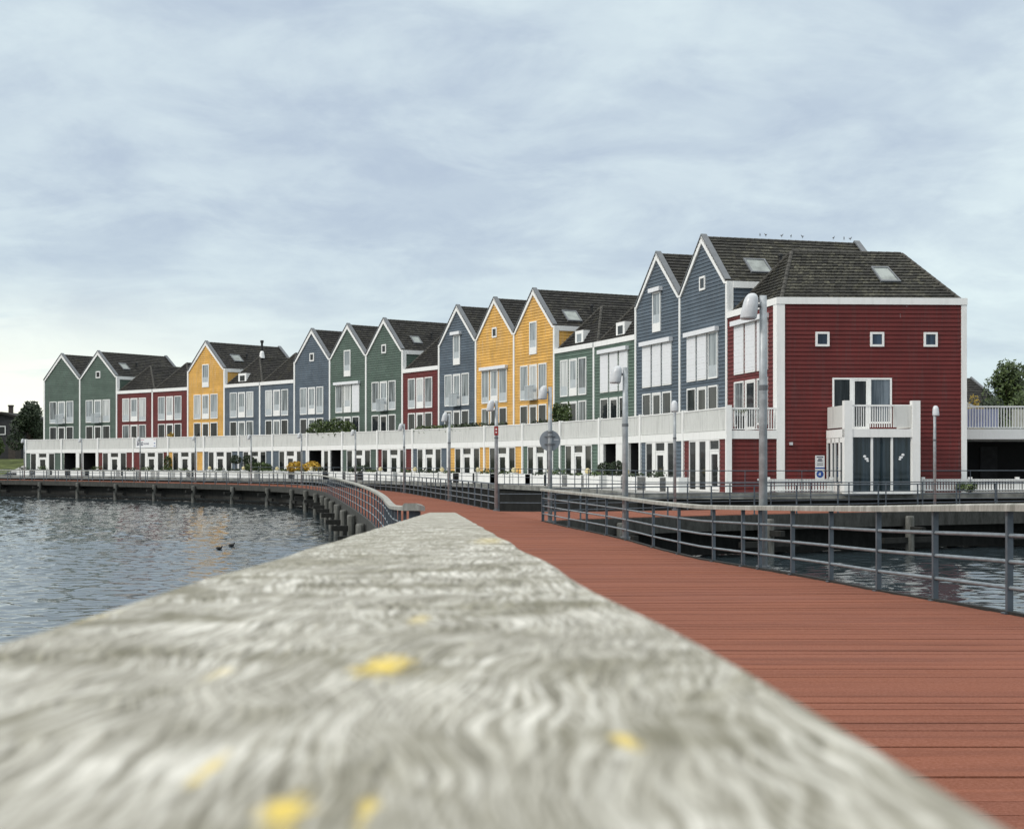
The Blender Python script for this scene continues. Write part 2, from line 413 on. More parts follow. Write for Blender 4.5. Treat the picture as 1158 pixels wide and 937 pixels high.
# ------------------------------------------------------------------ plan of the row of houses
FPXS = [50, 90.7, 132.3, 172.7, 212.9, 254, 294.3, 333.4, 373.4, 414.4, 455.5, 496.9, 538.6, 581.8, 627.2, 672.2, 719.6, 769.6, 822.6, 880]
hx = [134, 212.7, 255, 332, 456.5, 496, 628, 719, 824, 878]; hpx = [81.7, 86, 89.2, 94.6, 106.4, 110.2, 129.2, 145.2, 171.5, 186.3]
poly = np.polyfit([(x-CX)/500 for x in hx], [math.log(h) for h in hpx], 3)
def zf(px): return 7.76/math.exp(np.polyval(poly, (px-CX)/500))
NODE = [Vector(((px-CX)*zf(px), FPX*zf(px))) for px in FPXS]
NH = 19
TAN = [(NODE[min(i+1, NH)]-NODE[max(i-1, 0)]).normalized() for i in range(NH+1)]
BD = [Vector((-t.y, t.x)) for t in TAN]                   # away from the street
BD = [b if b.x > 0 else -b for b in BD]
BD[NH] = Vector((1, .045)).normalized()
DEPTH = 9.3
TN = [NODE[i]-BD[i]*2.35 for i in range(NH+1)]            # front of the ground-floor extension and its roof terrace
BACK = [NODE[i]+BD[i]*DEPTH for i in range(NH+1)]
BACK[NH] = NODE[NH]+BD[NH]*8.95
GZ, TZ = .45, 3.33                                         # quay level, terrace floor
EH, EG, AP, RH = 9.56, 11.2, 14.0, 12.25                   # eaves of the hipped houses, of the gabled ones, gable peak, hip ridge

# ------------------------------------------------------------------ setting: water, land, quay
mb = MB(); mb.poly([(-3000, -600, -2.1), (3000, -600, -2.1), (3000, 3500, -2.1), (-3000, 3500, -2.1)]); struct(mb, 'ground', M['bed'])
def wave_sheet():
    rng = np.random.default_rng(11); xs = np.arange(-72, 30, .15); ys = np.concatenate([np.arange(6, 60, .12), np.arange(60, 148, .22)])
    X, Yg = np.meshgrid(xs, ys); Z = np.zeros_like(X)
    for k in range(46):
        lam = float(np.exp(rng.uniform(math.log(.36), math.log(1.35)))); th = rng.normal(1.15, .75); kk = 2*math.pi/lam
        Z += .0105*lam**.9*np.sin(kk*(X*math.cos(th)+Yg*math.sin(th))+rng.uniform(0, 6.28))*(.75+.5*np.sin(X*rng.uniform(.05, .15)+Yg*rng.uniform(.05, .15)+rng.uniform(0, 6)))
    edge = np.minimum.reduce([X-xs[0], xs[-1]-X, Yg-ys[0], ys[-1]-Yg]); Z = -1.5+Z*np.clip(edge/4, 0, 1)*.36
    nx, ny = len(xs), len(ys); co = np.stack([X, Yg, Z], -1).reshape(-1, 3)
    idx = np.arange(nx*ny).reshape(ny, nx); f = np.stack([idx[:-1, :-1], idx[:-1, 1:], idx[1:, 1:], idx[1:, :-1]], -1).reshape(-1, 4)
    n0 = len(co); x0, x1, y0, y1 = xs[0], xs[-1], ys[0], ys[-1]
    ring = [(x0, y0), (x1, y0), (x1, y1), (x0, y1)]; outer = [(-700, -300), (500, -300), (500, 260), (-700, 260)]
    co = np.vstack([co, [(a, b_, -1.5) for a, b_ in ring+outer]])
    f = np.vstack([f, [(n0+4+k, n0+4+(k+1) % 4, n0+(k+1) % 4, n0+k) for k in range(4)]])
    me = bpy.data.meshes.new('water'); me.vertices.add(len(co)); me.vertices.foreach_set('co', co.ravel())
    me.loops.add(f.size); me.loops.foreach_set('vertex_index', f.ravel().astype(np.int32)); me.polygons.add(len(f))
    me.polygons.foreach_set('loop_start', np.arange(0, f.size, 4, dtype=np.int32)); me.update(calc_edges=True); me.validate()
    me.polygons.foreach_set('use_smooth', [True]*len(me.polygons)); me.materials.append(M['water'])
    o = bpy.data.objects.new('water', me); COL.objects.link(o); o['kind'] = 'structure'
wave_sheet()
QE = [TN[i]-BD[i]*float(np.interp(i, [0, 6, 10, 14, 19], [2.4, 2.3, 2.6, 3.6, 4.6])) for i in range(NH+1)]
t0 = (QE[0]-QE[1]).normalized()
quay = [QE[0]+t0*70, QE[0]+t0*30]+QE[:NH]+[Vector((5.6, 63.2)), Vector((20, 64.2)), Vector((60, 68))]
land = [(p.x, p.y) for p in quay]+[(900, 68), (900, 3000), (-2500, 3000), (-2500, 190)]
mb = MB(); mb.poly([(x, y, GZ) for x, y in land]); struct(mb, 'quay_pavement', M['paving'])
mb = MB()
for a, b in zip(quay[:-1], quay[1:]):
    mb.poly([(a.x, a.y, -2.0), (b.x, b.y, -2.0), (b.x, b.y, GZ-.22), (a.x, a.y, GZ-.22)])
struct(mb, 'quay_wall_face', M['quay_shade'])
mb = MB()
for a, b in zip(quay[:-1], quay[1:]):
    n = Vector((b.y-a.y, -(b.x-a.x))).normalized()*.12
    if n.y > 0: n = -n
    mb.hexa([(a.x+n.x, a.y+n.y, GZ-.24), (b.x+n.x, b.y+n.y, GZ-.24), (b.x-n.x*2, b.y-n.y*2, GZ-.24), (a.x-n.x*2, a.y-n.y*2, GZ-.24),
             (a.x+n.x, a.y+n.y, GZ+.03), (b.x+n.x, b.y+n.y, GZ+.03), (b.x-n.x*2, b.y-n.y*2, GZ+.03), (a.x-n.x*2, a.y-n.y*2, GZ+.03)])
struct(mb, 'quay_coping', M['concrete'])
# grass bank rising beyond the far end of the boardwalk
mb = MB(); prev = None
for k in range(14):
    x = -57-k*9; rows = [(158+k*1.2, GZ+.01), (164+k*1.2, 1.5), (171+k*1.2, 2.3), (200+k, 2.6)]
    cur = [(x, y, z+random.uniform(-.1, .1)*(j > 0)) for j, (y, z) in enumerate(rows)]
    if prev:
        for j in range(3): mb.poly([prev[j], prev[j+1], cur[j+1], cur[j]])
    prev = cur
struct(mb, 'grass_bank', M['grass'])

# ------------------------------------------------------------------ red decks
def plank_deck(A, B, name, pitch=.22, gap=.014):
    """planks laid across between two edge polylines of equal length"""
    mb = MB(); mid = [(a+b)/2 for a, b in zip(A, B)]; cum = [0.]
    for a, b in zip(mid[:-1], mid[1:]): cum.append(cum[-1]+(b-a).length)
    ax, ay, bx, by = ([p[i] for p in P] for P in (A, B) for i in (0, 1))
    n = int(cum[-1]/pitch)
    for k in range(n):
        g = gap*random.choice((.4, .6, .8, 1, 1, 1.7)) if mid[0].y < 20 else gap
        s0, s1 = k*pitch, (k+1)*pitch-g
        q = [(np.interp(s, cum, u), np.interp(s, cum, v)) for s in (s0, s1) for u, v in ((ax, ay), (bx, by))]
        j = random.uniform(-.003, .003)
        zt = [deckz((q[0][1]+q[1][1])/2)+j, deckz((q[2][1]+q[3][1])/2)+j]
        P = [(q[0], zt[0]), (q[1], zt[0]), (q[3], zt[1]), (q[2], zt[1])]
        mb.hexa([(p[0], p[1], z-.05) for p, z in P]+[(p[0], p[1], z) for p, z in P])
    return struct(mb, name, M['deck'])
plank_deck(LL, RR, 'boardwalk_path')
BF = densify([(.94, 45), (2.6, 46.8), (6.9, 49.6), (13.5, 53), (20.3, 56), (32, 60), (45, 63.5)]); BB = densify([(-.6, 54), (2.2, 53.6), (6.2, 54.8), (12, 57.2), (19.2, 60.3), (31.2, 64), (44.5, 67.2)])
plank_deck(BF, BB, 'branch_boardwalk_path')
def beam_run(P, off, z0, z1, th, name, m):
    mb = MB(); pts = []
    for i, p in enumerate(P):
        t = (P[min(i+1, len(P)-1)]-P[max(i-1, 0)]).normalized(); n = Vector((t.y, -t.x)); pts.append((p+n*off, p+n*(off+th), deckz(p.y)))
    for (a, b, z), (c, d, z2) in zip(pts[:-1], pts[1:]):
        mb.hexa([(a.x, a.y, z+z0), (b.x, b.y, z+z0), (d.x, d.y, z2+z0), (c.x, c.y, z2+z0), (a.x, a.y, z+z1), (b.x, b.y, z+z1), (d.x, d.y, z2+z1), (c.x, c.y, z2+z1)])
    return struct(mb, name, m)
beam_run(LL, -.07, -.42, .012, .07, 'boardwalk_edge_beam', M['edgewood'])
beam_run([p for p in RR if p.y < 45.2], .0, -.42, .03, .07, 'boardwalk_edge_beam', M['darkwood'])
beam_run([p for p in RR if p.y > 54], .0, -.42, .012, .07, 'boardwalk_edge_beam', M['darkwood'])
beam_run(BF, .0, -.55, -.01, .12, 'branch_edge_beam', M['edgewood'])
beam_run(BF, -1.2, -1.45, -.07, .3, 'branch_shade_screen', M['darkwood'])  # dark beam added to stop light showing through below the branch
beam_run(BB, -.12, -.45, .012, .12, 'branch_edge_beam', M['darkwood'])
beam_run(LL, .6, -1.25, -.06, .25, 'boardwalk_joist_and_shade', M['darkwood'])  # deepened dark beam, added to make the space behind the piles look shaded
beam_run(LL, 2.6, -.75, -.06, .25, 'boardwalk_joist_and_shade', M['darkwood'])

# ------------------------------------------------------------------ railings
def railing(name, label, pts, posts, top=1.05, tubes=(.25, .5, .75), wood=None, post=(.05, .085), tr=.019, zf_=deckz, base_drop=.12, cap=.03, pm='steel', tm='tube', topmat='capwood'):
    """pts: plan polyline; posts: [(point, tangent)]; one thing = top rail, tubes, each post a part"""
    o0 = (pts[0].x, pts[0].y, zf_(pts[0].y)); root = empty(name, o0, label, 'railing')
    if wood:
        wid, th = wood; mb = MB(); ring = []
        prof = [(-wid/2, -th), (wid/2, -th), (wid/2, -.015), (wid/2-.018, 0), (-wid/2+.018, 0), (-wid/2, -.015)]
        for i, p in enumerate(pts):
            t = (pts[min(i+1, len(pts)-1)]-pts[max(i-1, 0)]).normalized(); n = Vector((t.y, -t.x)); z = zf_(p.y)+top
            ring.append([(p.x+n.x*a, p.y+n.y*a, z+b) for a, b in prof])
        for a, b in zip(ring[:-1], ring[1:]):
            for j in range(6): mb.poly([a[j], a[(j+1) % 6], b[(j+1) % 6], b[j]])
        mb.poly(ring[0][::-1]); mb.poly(ring[-1]); part(mb, 'top_rail', M[topmat] if isinstance(topmat, str) else topmat, root)
    else:
        mb = MB(); mb.tube([(p.x, p.y, zf_(p.y)+top-cap) for p in pts], cap, 8); part(mb, 'top_rail', M[tm], root, True)
    for h in tubes:
        mb = MB(); mb.tube([(p.x, p.y, zf_(p.y)+top*h) for p in pts], tr, 6); part(mb, 'tube_rail', M[tm], root, True)
    me = None
    mb = MB(); hb = top-(wood[1] if wood else cap)
    mb.box((0, 0, (hb-base_drop)/2), (post[1], post[0], hb+base_drop)); mb.box((0, 0, .01), (post[1]+.07, post[0]+.05, .015))
    for i, (p, t) in enumerate(posts):
        if me is None:
            o = mb.build('post', M[pm], root, Vector((0, 0, 0))); me = o.data
        else:
            o = bpy.data.objects.new('post', me); COL.objects.link(o); o.parent = root
        o.location = (p.x-o0[0], p.y-o0[1], zf_(p.y)-o0[2]); o.rotation_euler.z = math.atan2(t.y, t.x)-math.pi/2+random.uniform(-.03, .03)
    return root
# near right-hand railing
RY = [-3.2, -.9, 1.4, 3.7, 6.0, 8.3, 10.4, 11.9, 13.4, 15.35, 17.25, 19.45, 21.5, 23.3, 24.3, 26.2, 28.9, 31.4, 34.3, 36.6, 38.8, 41, 43, 45]
def tan_at(P, y): return (yat(P, y+.3)-yat(P, y-.3)).normalized()
RP = cut(RR, -6, 45.01); RPo = [p+Vector((.03, 0)) for p in RP]
railing('bridge_railing', 'grey steel bridge railing with wooden top rail along the right edge of red deck', RPo,
        [(yat(RR, y)+Vector((.03, 0)), tan_at(RR, y)) for y in RY], 1.05, (.24, .475, .71), (.17, .075), (.05, .058), .021)
# near left-hand railing: one straight sloping plank beside the lens, then the curve
FRX = lambda y: -.0345-.0465*y
spots_px = [(435, 752, 34, 13, 1), (322, 918, 34, 26, 1), (416, 915, 14, 24, .8), (236, 868, 12, 20, .7), (708, 838, 18, 11, .8), (553, 611, 20, 4, .3), (250, 760, 12, 10, .35), (475, 700, 14, 6, .4), (90, 700, 20, 10, .3)]
def on_rail(px, py):      # photo point -> point of the sloping rail top
    t = .045; k = (py-HY)/FPX; y = t/(k-.031); return ((px-CX)/FPX*y, y)
spots = []
for px, py, rx, ry, k in spots_px:
    x, y = on_rail(px, py); y2 = on_rail(px, py-ry)[1]; spots.append((x, y, rx/FPX*y, max(y2-y, .004), k))
M['rail'] = mat_rail('silver_grey_weathered_rail', spots)
railz = lambda y: 1.755-.031*y-1.05
mb = MB()
root = empty('bridge_railing', (FRX(0), 0, .7), 'weathered silver wooden rail with yellow lichen close below the lens, on steel posts', 'railing')
wid, th = .24, .075; prof = []
for k in range(7): a = math.pi/2*k/6; prof.append((wid/2-.007+.007*math.sin(a), -.007+.007*math.cos(a)))
prof = [(-x, z) for x, z in prof[::-1]]+prof[0:]+[(wid/2, -th), (-wid/2, -th)]
rings = []
ys = [-2.5, -1, -.3]+[i*.05 for i in range(0, 40)]+[2+i*.25 for i in range(0, 43)]+[12.7, 12.78]
for y in ys:
    rings.append([(FRX(y)+x+.0025*math.sin(y*9+x*30)*(abs(x) > .1), y, 1.755-.031*y+z) for x, z in prof])
for a, b in zip(rings[:-1], rings[1:]):
    n = len(prof)
    for j in range(n): mb.poly([a[j], a[(j+1) % n], b[(j+1) % n], b[j]])
mb.poly(rings[0][::-1]); mb.poly(rings[-1]); part(mb, 'top_rail', M['rail'], root)
pm_ = MB(); pm_.box((0, 0, .43), (.10, .03, 1.10))
me = None
for y in (-1.5, .8, 3.1, 5.4, 7.7, 10, 12.3):
    if me is None: o = pm_.build('post', M['steel'], root, Vector((0, 0, 0))); me = o.data
    else: o = bpy.data.objects.new('post', me); COL.objects.link(o); o.parent = root
    o.location = (FRX(y)-FRX(0), y, railz(y)-.7)
for h in (.25, .5, .75):
    mb = MB(); mb.tube([(FRX(-2.5), -2.5, railz(-2.5)+h), (FRX(12.7), 12.7, railz(12.7)+h)], .02, 6); part(mb, 'tube_rail', M['tube'], root, True)
LO = [p+Vector((-.0, 0)) for p in LL]
LP = [Vector((-.95, 13.25)), Vector((-1.02, 15))]+cut(LO, 17.6, 200)
railing('boardwalk_railing', 'long steel railing curving along the open lake side of the boardwalk', LP,
        along(LP, 1.95, .3, 205)[:100], 1.05, (.25, .5, .75), (.15, .07), (.06, .05), .017)
RI = cut(RR, 53.9, 175)
railing('boardwalk_railing', 'steel railing along the house side of the boardwalk starting beside the red tagged lamp post', RI,
        along(RI, 1.9, .05, 185)[:98], 1.05, (.27, .5, .75), (.09, .05), (.07, .05), .018, topmat='steel')
railing('branch_railing', 'thin steel railing along the near edge of the branch boardwalk before the red end house', BF,
        along(BF, 1.9, .1), 1.05, (.3, .62), None, (.03, .05), .016, cap=.022, tm='steel')
railing('branch_railing', 'thin steel railing along the far edge of the branch boardwalk before the red end house', BB,
        along(BB, 1.9, .1), 1.05, (.3, .62), None, (.03, .05), .016, cap=.022, tm='steel')
QP = densify([QE[7], QE[9], QE[11], QE[13], QE[15], QE[17], QE[18]], 5)+[Vector((5.6, 63.3)), Vector((12, 63.75)), Vector((20, 64.3)), Vector((34, 65.6))]
QP2 = QP[::-1]
railing('quay_railing', 'slender grey railing along the quay edge in front of the white planters', QP2, along(QP2, 2.6, .2)[:99], 1.05, (.5,), None, (.025, .04), .014,
        zf_=lambda y: GZ, cap=.02, tm='steel')

# ------------------------------------------------------------------ piles on the lake side
ORD = 'first second third fourth fifth sixth seventh eighth ninth tenth eleventh twelfth thirteenth fourteenth fifteenth sixteenth seventeenth eighteenth nineteenth twentieth'.split()
pl_pts = [q for q in along(LL, 6.6, 0, 260) if q[0].y > 40 and q[0].x > -62][:20]
proto = None
for i, (p, t) in enumerate(pl_pts):
    if proto is None:
        proto = empty('timber_pile', (0, 0, 0), '', 'pile')
        mb = MB(); mb.lathe((0, 0, -2.1), [(.17, 0), (.165, 1.2), (.165, 1.92), (.14, 1.98)], 12); part(mb, 'pile_post', M['pile'], proto, False)
        mb = MB(); mb.box((0, .0, -1.02), (.16, 2.6, .2)); mb.box((.0, 0, -.62), (1.5, .2, .2)); part(mb, 'cross_beam', M['darkwood'], proto)
        c = proto
    else: c = copy_tree(proto)
    n = Vector((-t.y, t.x)); q = p+n*.26
    c.location = (q.x, q.y, deckz(p.y)+random.uniform(-.05, .06)); c.rotation_euler.z = math.atan2(t.y, t.x)-math.pi/2
    c['label'] = f'{ORD[i]} round timber pile under the boardwalk edge counting from the wooden rail'; c['category'] = 'pile'; c['group'] = 'timber piles along the lake side of the boardwalk'
    ORG[c.name] = Vector((0, 0, 0))
# piles seen through the right-hand railing, carrying the branch
for i, (p, t) in enumerate(along(BF, 6.5, 3.5)[:6]):
    c = copy_tree(proto); n = Vector((t.y, -t.x)); q = p+n*.36
    c.location = (q.x, q.y, -.05); c.rotation_euler.z = math.atan2(t.y, t.x)-math.pi/2
    c['label'] = f'{ORD[i]} timber pile under the branch boardwalk counting from the junction'; c['group'] = 'timber piles under the branch boardwalk'
for i, y in enumerate((20.5, 27.5, 34.5, 41)):
    c = copy_tree(proto); p = yat(RR, y)
    c.location = (p.x+.25, p.y, deckz(y)-.16); c['label'] = f'{ORD[i]} mossy pile outside the right bridge railing counting from the near end'; c['group'] = 'piles beside the right bridge railing'

# ------------------------------------------------------------------ houses
def house_frame(i):
    A, B = NODE[i], NODE[i+1]; W = (B-A).length; t = (B-A)/W; n = Vector((-t.y, t.x))
    if n.x > 0: n = -n
    return A, B, W, t, n
def siding_wall(mb, org, t, n, outline, z0, z1, pitch=.2, proud=.038, breaks=()):
    """lapped boards: each course leans out at its foot; outline(z) -> (a0, a1) along t"""
    zs = sorted(set([z0+k*pitch for k in range(int((z1-z0)/pitch)+1)]+[z1]))
    P = lambda a, z, d: (org.x+t.x*a+n.x*d, org.y+t.y*a+n.y*d, z)
    for k, (za, zb) in enumerate(zip(zs[:-1], zs[1:])):
        cuts = [za]+[b for b in breaks if za+1e-4 < b < zb-1e-4]+[zb]
        for ca, cb in zip(cuts[:-1], cuts[1:]):
            d0 = proud*(1-(ca-za)/pitch); d1 = proud*(1-(cb-za)/pitch)
            (l0, r0), (l1, r1) = outline(ca), outline(cb)
            if r0-l0 < .02: continue
            cs = [0.]+([random.uniform(.25, .75)] if r0-l0 > 3 else [])+[1.]
            for u, v in zip(cs[:-1], cs[1:]):
                e = .004 if v < 1 else 0
                mb.poly([P(l0+(r0-l0)*u, ca, d0), P(l0+(r0-l0)*v-e, ca, d0), P(l1+(r1-l1)*v-e, cb, d1), P(l1+(r1-l1)*u, cb, d1)])
        l0, r0 = outline(za)
        mb.poly([P(l0, za, 0), P(r0, za, 0), P(r0, za, proud), P(l0, za, proud)])
class Face:
    """boxes in a facade's own frame: a along it, z up, d outward"""
    def __init__(s, org, t, n): s.o, s.t, s.n = org, t, n
    def p(s, a, z, d): return (s.o.x+s.t.x*a+s.n.x*d, s.o.y+s.t.y*a+s.n.y*d, z)
    def box(s, mb, a0, a1, z0, z1, d0, d1):
        mb.hexa([s.p(a0, z0, d0), s.p(a1, z0, d0), s.p(a1, z0, d1), s.p(a0, z0, d1), s.p(a0, z1, d0), s.p(a1, z1, d0), s.p(a1, z1, d1), s.p(a0, z1, d1)])
    def quad(s, mb, a0, a1, z0, z1, d): mb.poly([s.p(a0, z0, d), s.p(a1, z0, d), s.p(a1, z1, d), s.p(a0, z1, d)])
    def ring(s, mb, a0, a1, z0, z1, d0, d1, w, wb=None):
        wb = wb or w
        s.box(mb, a0, a0+w, z0, z1, d0, d1); s.box(mb, a1-w, a1, z0, z1, d0, d1)
        s.box(mb, a0+w, a1-w, z1-w, z1, d0, d1-.004); s.box(mb, a0+w, a1-w, z0, z0+wb, d0, d1-.004)
def window(F, parent, a0, a1, z0, z1, pane='glass', fw=.075, d=0., panel=0., name='window', shutter=None, low=None, sash=False):
    """frame with a pane sunk behind its face; optional pale lower panel or closed roller blind"""
    mb = MB(); F.ring(mb, a0, a1, z0, z1, d, d+.085, fw, low)
    if sash: F.ring(mb, a0+fw+.004, a1-fw-.004, z0+(low or fw)+.004, z1-fw-.004, d, d+.07, .07)
    fr = part(mb, name, M['white'], parent)
    zb = z0+(low or fw)
    if shutter:
        mb = MB(); nsl = int((z1-zb-fw)/.16)
        for k in range(nsl):
            h = (z1-fw-zb)/nsl; F.box(mb, a0+.03, a1-.03, zb+k*h+.002, zb+(k+1)*h-.002, d+.06, d+.092+.004*(k % 2))
        part(mb, 'roller_blind', M['shutter'], fr)
        return fr
    mb = MB(); F.quad(mb, a0+fw*.8, a1-fw*.8, zb-.01, z1-fw*.8, d+.05); part(mb, 'pane', M[pane], fr)
    if panel:
        mb = MB(); F.box(mb, a0+fw+.003, a1-fw-.003, zb+.002, zb+panel, d+.05, d+.062); part(mb, 'lower_panel', M['panel'], fr)
    return fr
def blind_box(F, parent, a0, a1, z):
    mb = MB(); F.box(mb, a0, a1, z, z+.24, .02, .27); return part(mb, 'blind_box', M['shutter'], parent)
def tile_plane(mb, p00, p10, p11, p01, course=.31, step=.05, tile=.27):
    """rows of separate tiles between eave line p00-p10 and ridge line p01-p11, each course lapping the one below"""
    a, b, c, d = (Vector(p) for p in (p00, p10, p11, p01))
    L = max((d-a).length, (c-b).length); n = max(2, int(L/course)); nrm = (b-a).cross(d-a).normalized()
    if nrm.z < 0: nrm = -nrm
    for k in range(n):
        s0, s1 = k/n, (k+1)/n
        l0, r0, l1, r1 = a.lerp(d, s0), b.lerp(c, s0), a.lerp(d, s1), b.lerp(c, s1)
        w = max((r0-l0).length, (r1-l1).length)
        m = max(1, int(w/tile))
        for j in range(m):
            u0, u1 = j/m, (j+1)/m
            lift = step+random.uniform(-.006, .008)
            q0, q1, q2, q3 = l0.lerp(r0, u0)+nrm*lift, l0.lerp(r0, u1)+nrm*(lift+.018), l1.lerp(r1, u1)+nrm*.016, l1.lerp(r1, u0)
            i = len(mb.v); mb.v += [tuple(x) for x in (q0, q1, q2, q3, l0.lerp(r0, u0)-nrm*.02, l0.lerp(r0, u1)-nrm*.02)]
            mb.f.append((i, i+1, i+2, i+3)); mb.f.append((i+4, i+5, i+1, i))
def V3(p, z): return Vector((p.x, p.y, z))
def ridge_cap(mb, a, b, r=.11):
    a, b = Vector(a), Vector(b); n = max(1, int((b-a).length/.4))
    for k in range(n): mb.tube([a.lerp(b, k/n), a.lerp(b, (k+.92)/n)], [r, r*.9], 7)
def skylight(root, A, B, C, D, u0, u1, s0, s1, label=None):
    """on a roof plane A-B eave, D-C ridge"""
    A, B, C, D = (Vector(p) for p in (A, B, C, D)); nrm = (B-A).cross(D-A).normalized()
    if nrm.z < 0: nrm = -nrm
    P = lambda u, s, h: A.lerp(B, u).lerp(D.lerp(C, u), s)+nrm*h
    mb = MB(); e0, e1 = .08*(u1-u0), .08*(s1-s0)
    def bar(ua, ub, sa, sb):
        mb.hexa([P(ua, sa, -.02), P(ub, sa, -.02), P(ub, sb, -.02), P(ua, sb, -.02), P(ua, sa, .13), P(ub, sa, .13), P(ub, sb, .13), P(ua, sb, .13)])
    bar(u0, u0+e0, s0, s1); bar(u1-e0, u1, s0, s1); bar(u0+e0, u1-e0, s0, s0+e1); bar(u0+e0, u1-e0, s1-e1, s1)
    fr = part(mb, 'skylight', M['lead'], root)
    mb = MB(); mb.poly([P(u0+e0*.5, s0+e1*.5, .10), P(u1-e0*.5, s0+e1*.5, .10), P(u1-e0*.5, s1-e1*.5, .10), P(u0+e0*.5, s1-e1*.5, .10)])
    part(mb, 'pane', M['sky_pane'], fr)
b_ = NB('skylight_glass'); M['sky_pane'] = b_.fin(b_.mix(b_.rng(b_.noise(b_.pos(), 1.3, 3), .4, .6), (.12, .135, .125), (.25, .28, .26)), .08, 0, .5)

HS = [  # colour, type, attic, blinds/pane on the upper floor, label
 ('green', 'g', None, 'c', 'green gabled house without attic window at the far left end of the row'),
 ('green', 'g', 'small', 'c', 'green gabled house with square attic window, skylight and red neighbours to its right'),
 ('red', 'h', None, 'c', 'red hipped house right beside the green gables at the far left'),
 ('red', 'h', None, 'c', 'red hipped house touching the lone yellow gable on its right'),
 ('yellow', 'g', 'tall', 'c', 'yellow gabled house standing alone between red and blue hipped houses'),
 ('blue', 'h', None, 'c', 'blue hipped house with white dormer and vent pipe beside the lone yellow gable'),
 ('blue', 'h', None, 'c', 'blue hipped house without dormer, left of a blue gable'),
 ('blue', 'g', 'small', 'c', 'blue gabled house with square attic window left of two green gables'),
 ('green', 'g', 'tall', 'mix', 'green gabled house with tall attic window and blinds, beside a blue gable'),
 ('green', 'g', 'small', 'c', 'green gabled house with square attic window and red hipped neighbour on its right'),
 ('red', 'h', None, 'c', 'single red hipped house squeezed between green and blue gables mid-row'),
 ('blue', 'g', 'tall', 'c', 'blue gabled house with tall shuttered attic window between red and yellow houses'),
 ('yellow', 'g', 'small', 'mixc', 'yellow gabled house with small square attic window beside a blue gable'),
 ('yellow', 'g', 'tall', 'c', 'yellow gabled house with tall attic window beside sage green hipped houses'),
 ('midgreen', 'h', None, 'c', 'sage green hipped house with open curtains and white dormer by the yellow gable'),
 ('midgreen', 'h', None, 'b', 'sage green hipped house with closed white blinds and dormer beside blue gable'),
 ('blue', 'g', 'tall', 'b', 'blue gabled house with tall attic window and three closed white blinds'),
 ('blue', 'g', 'small', 'bbc', 'blue gabled house with small square attic window beside the big red end house'),
 ('red', 'h', None, 'b', 'big red end house with hipped tiled roof, balcony bay and long side wall'),
]
GROUND = {1: [('s', .06), ('o', .34), ('p', .08), ('w', .12), ('o', .34), ('p', .06)],
          8: [('p', .06), ('o', .36), ('p', .06), ('w', .14), ('p', .05), ('o', .33)],
          16: [('p', .10), ('o', .32), ('p', .14), ('w', .10), ('p', .06), ('o', .28)],
          18: [('s', .14), ('w', .17), ('p', .06), ('w', .17), ('p', .07), ('d', .22), ('s', .17)]}
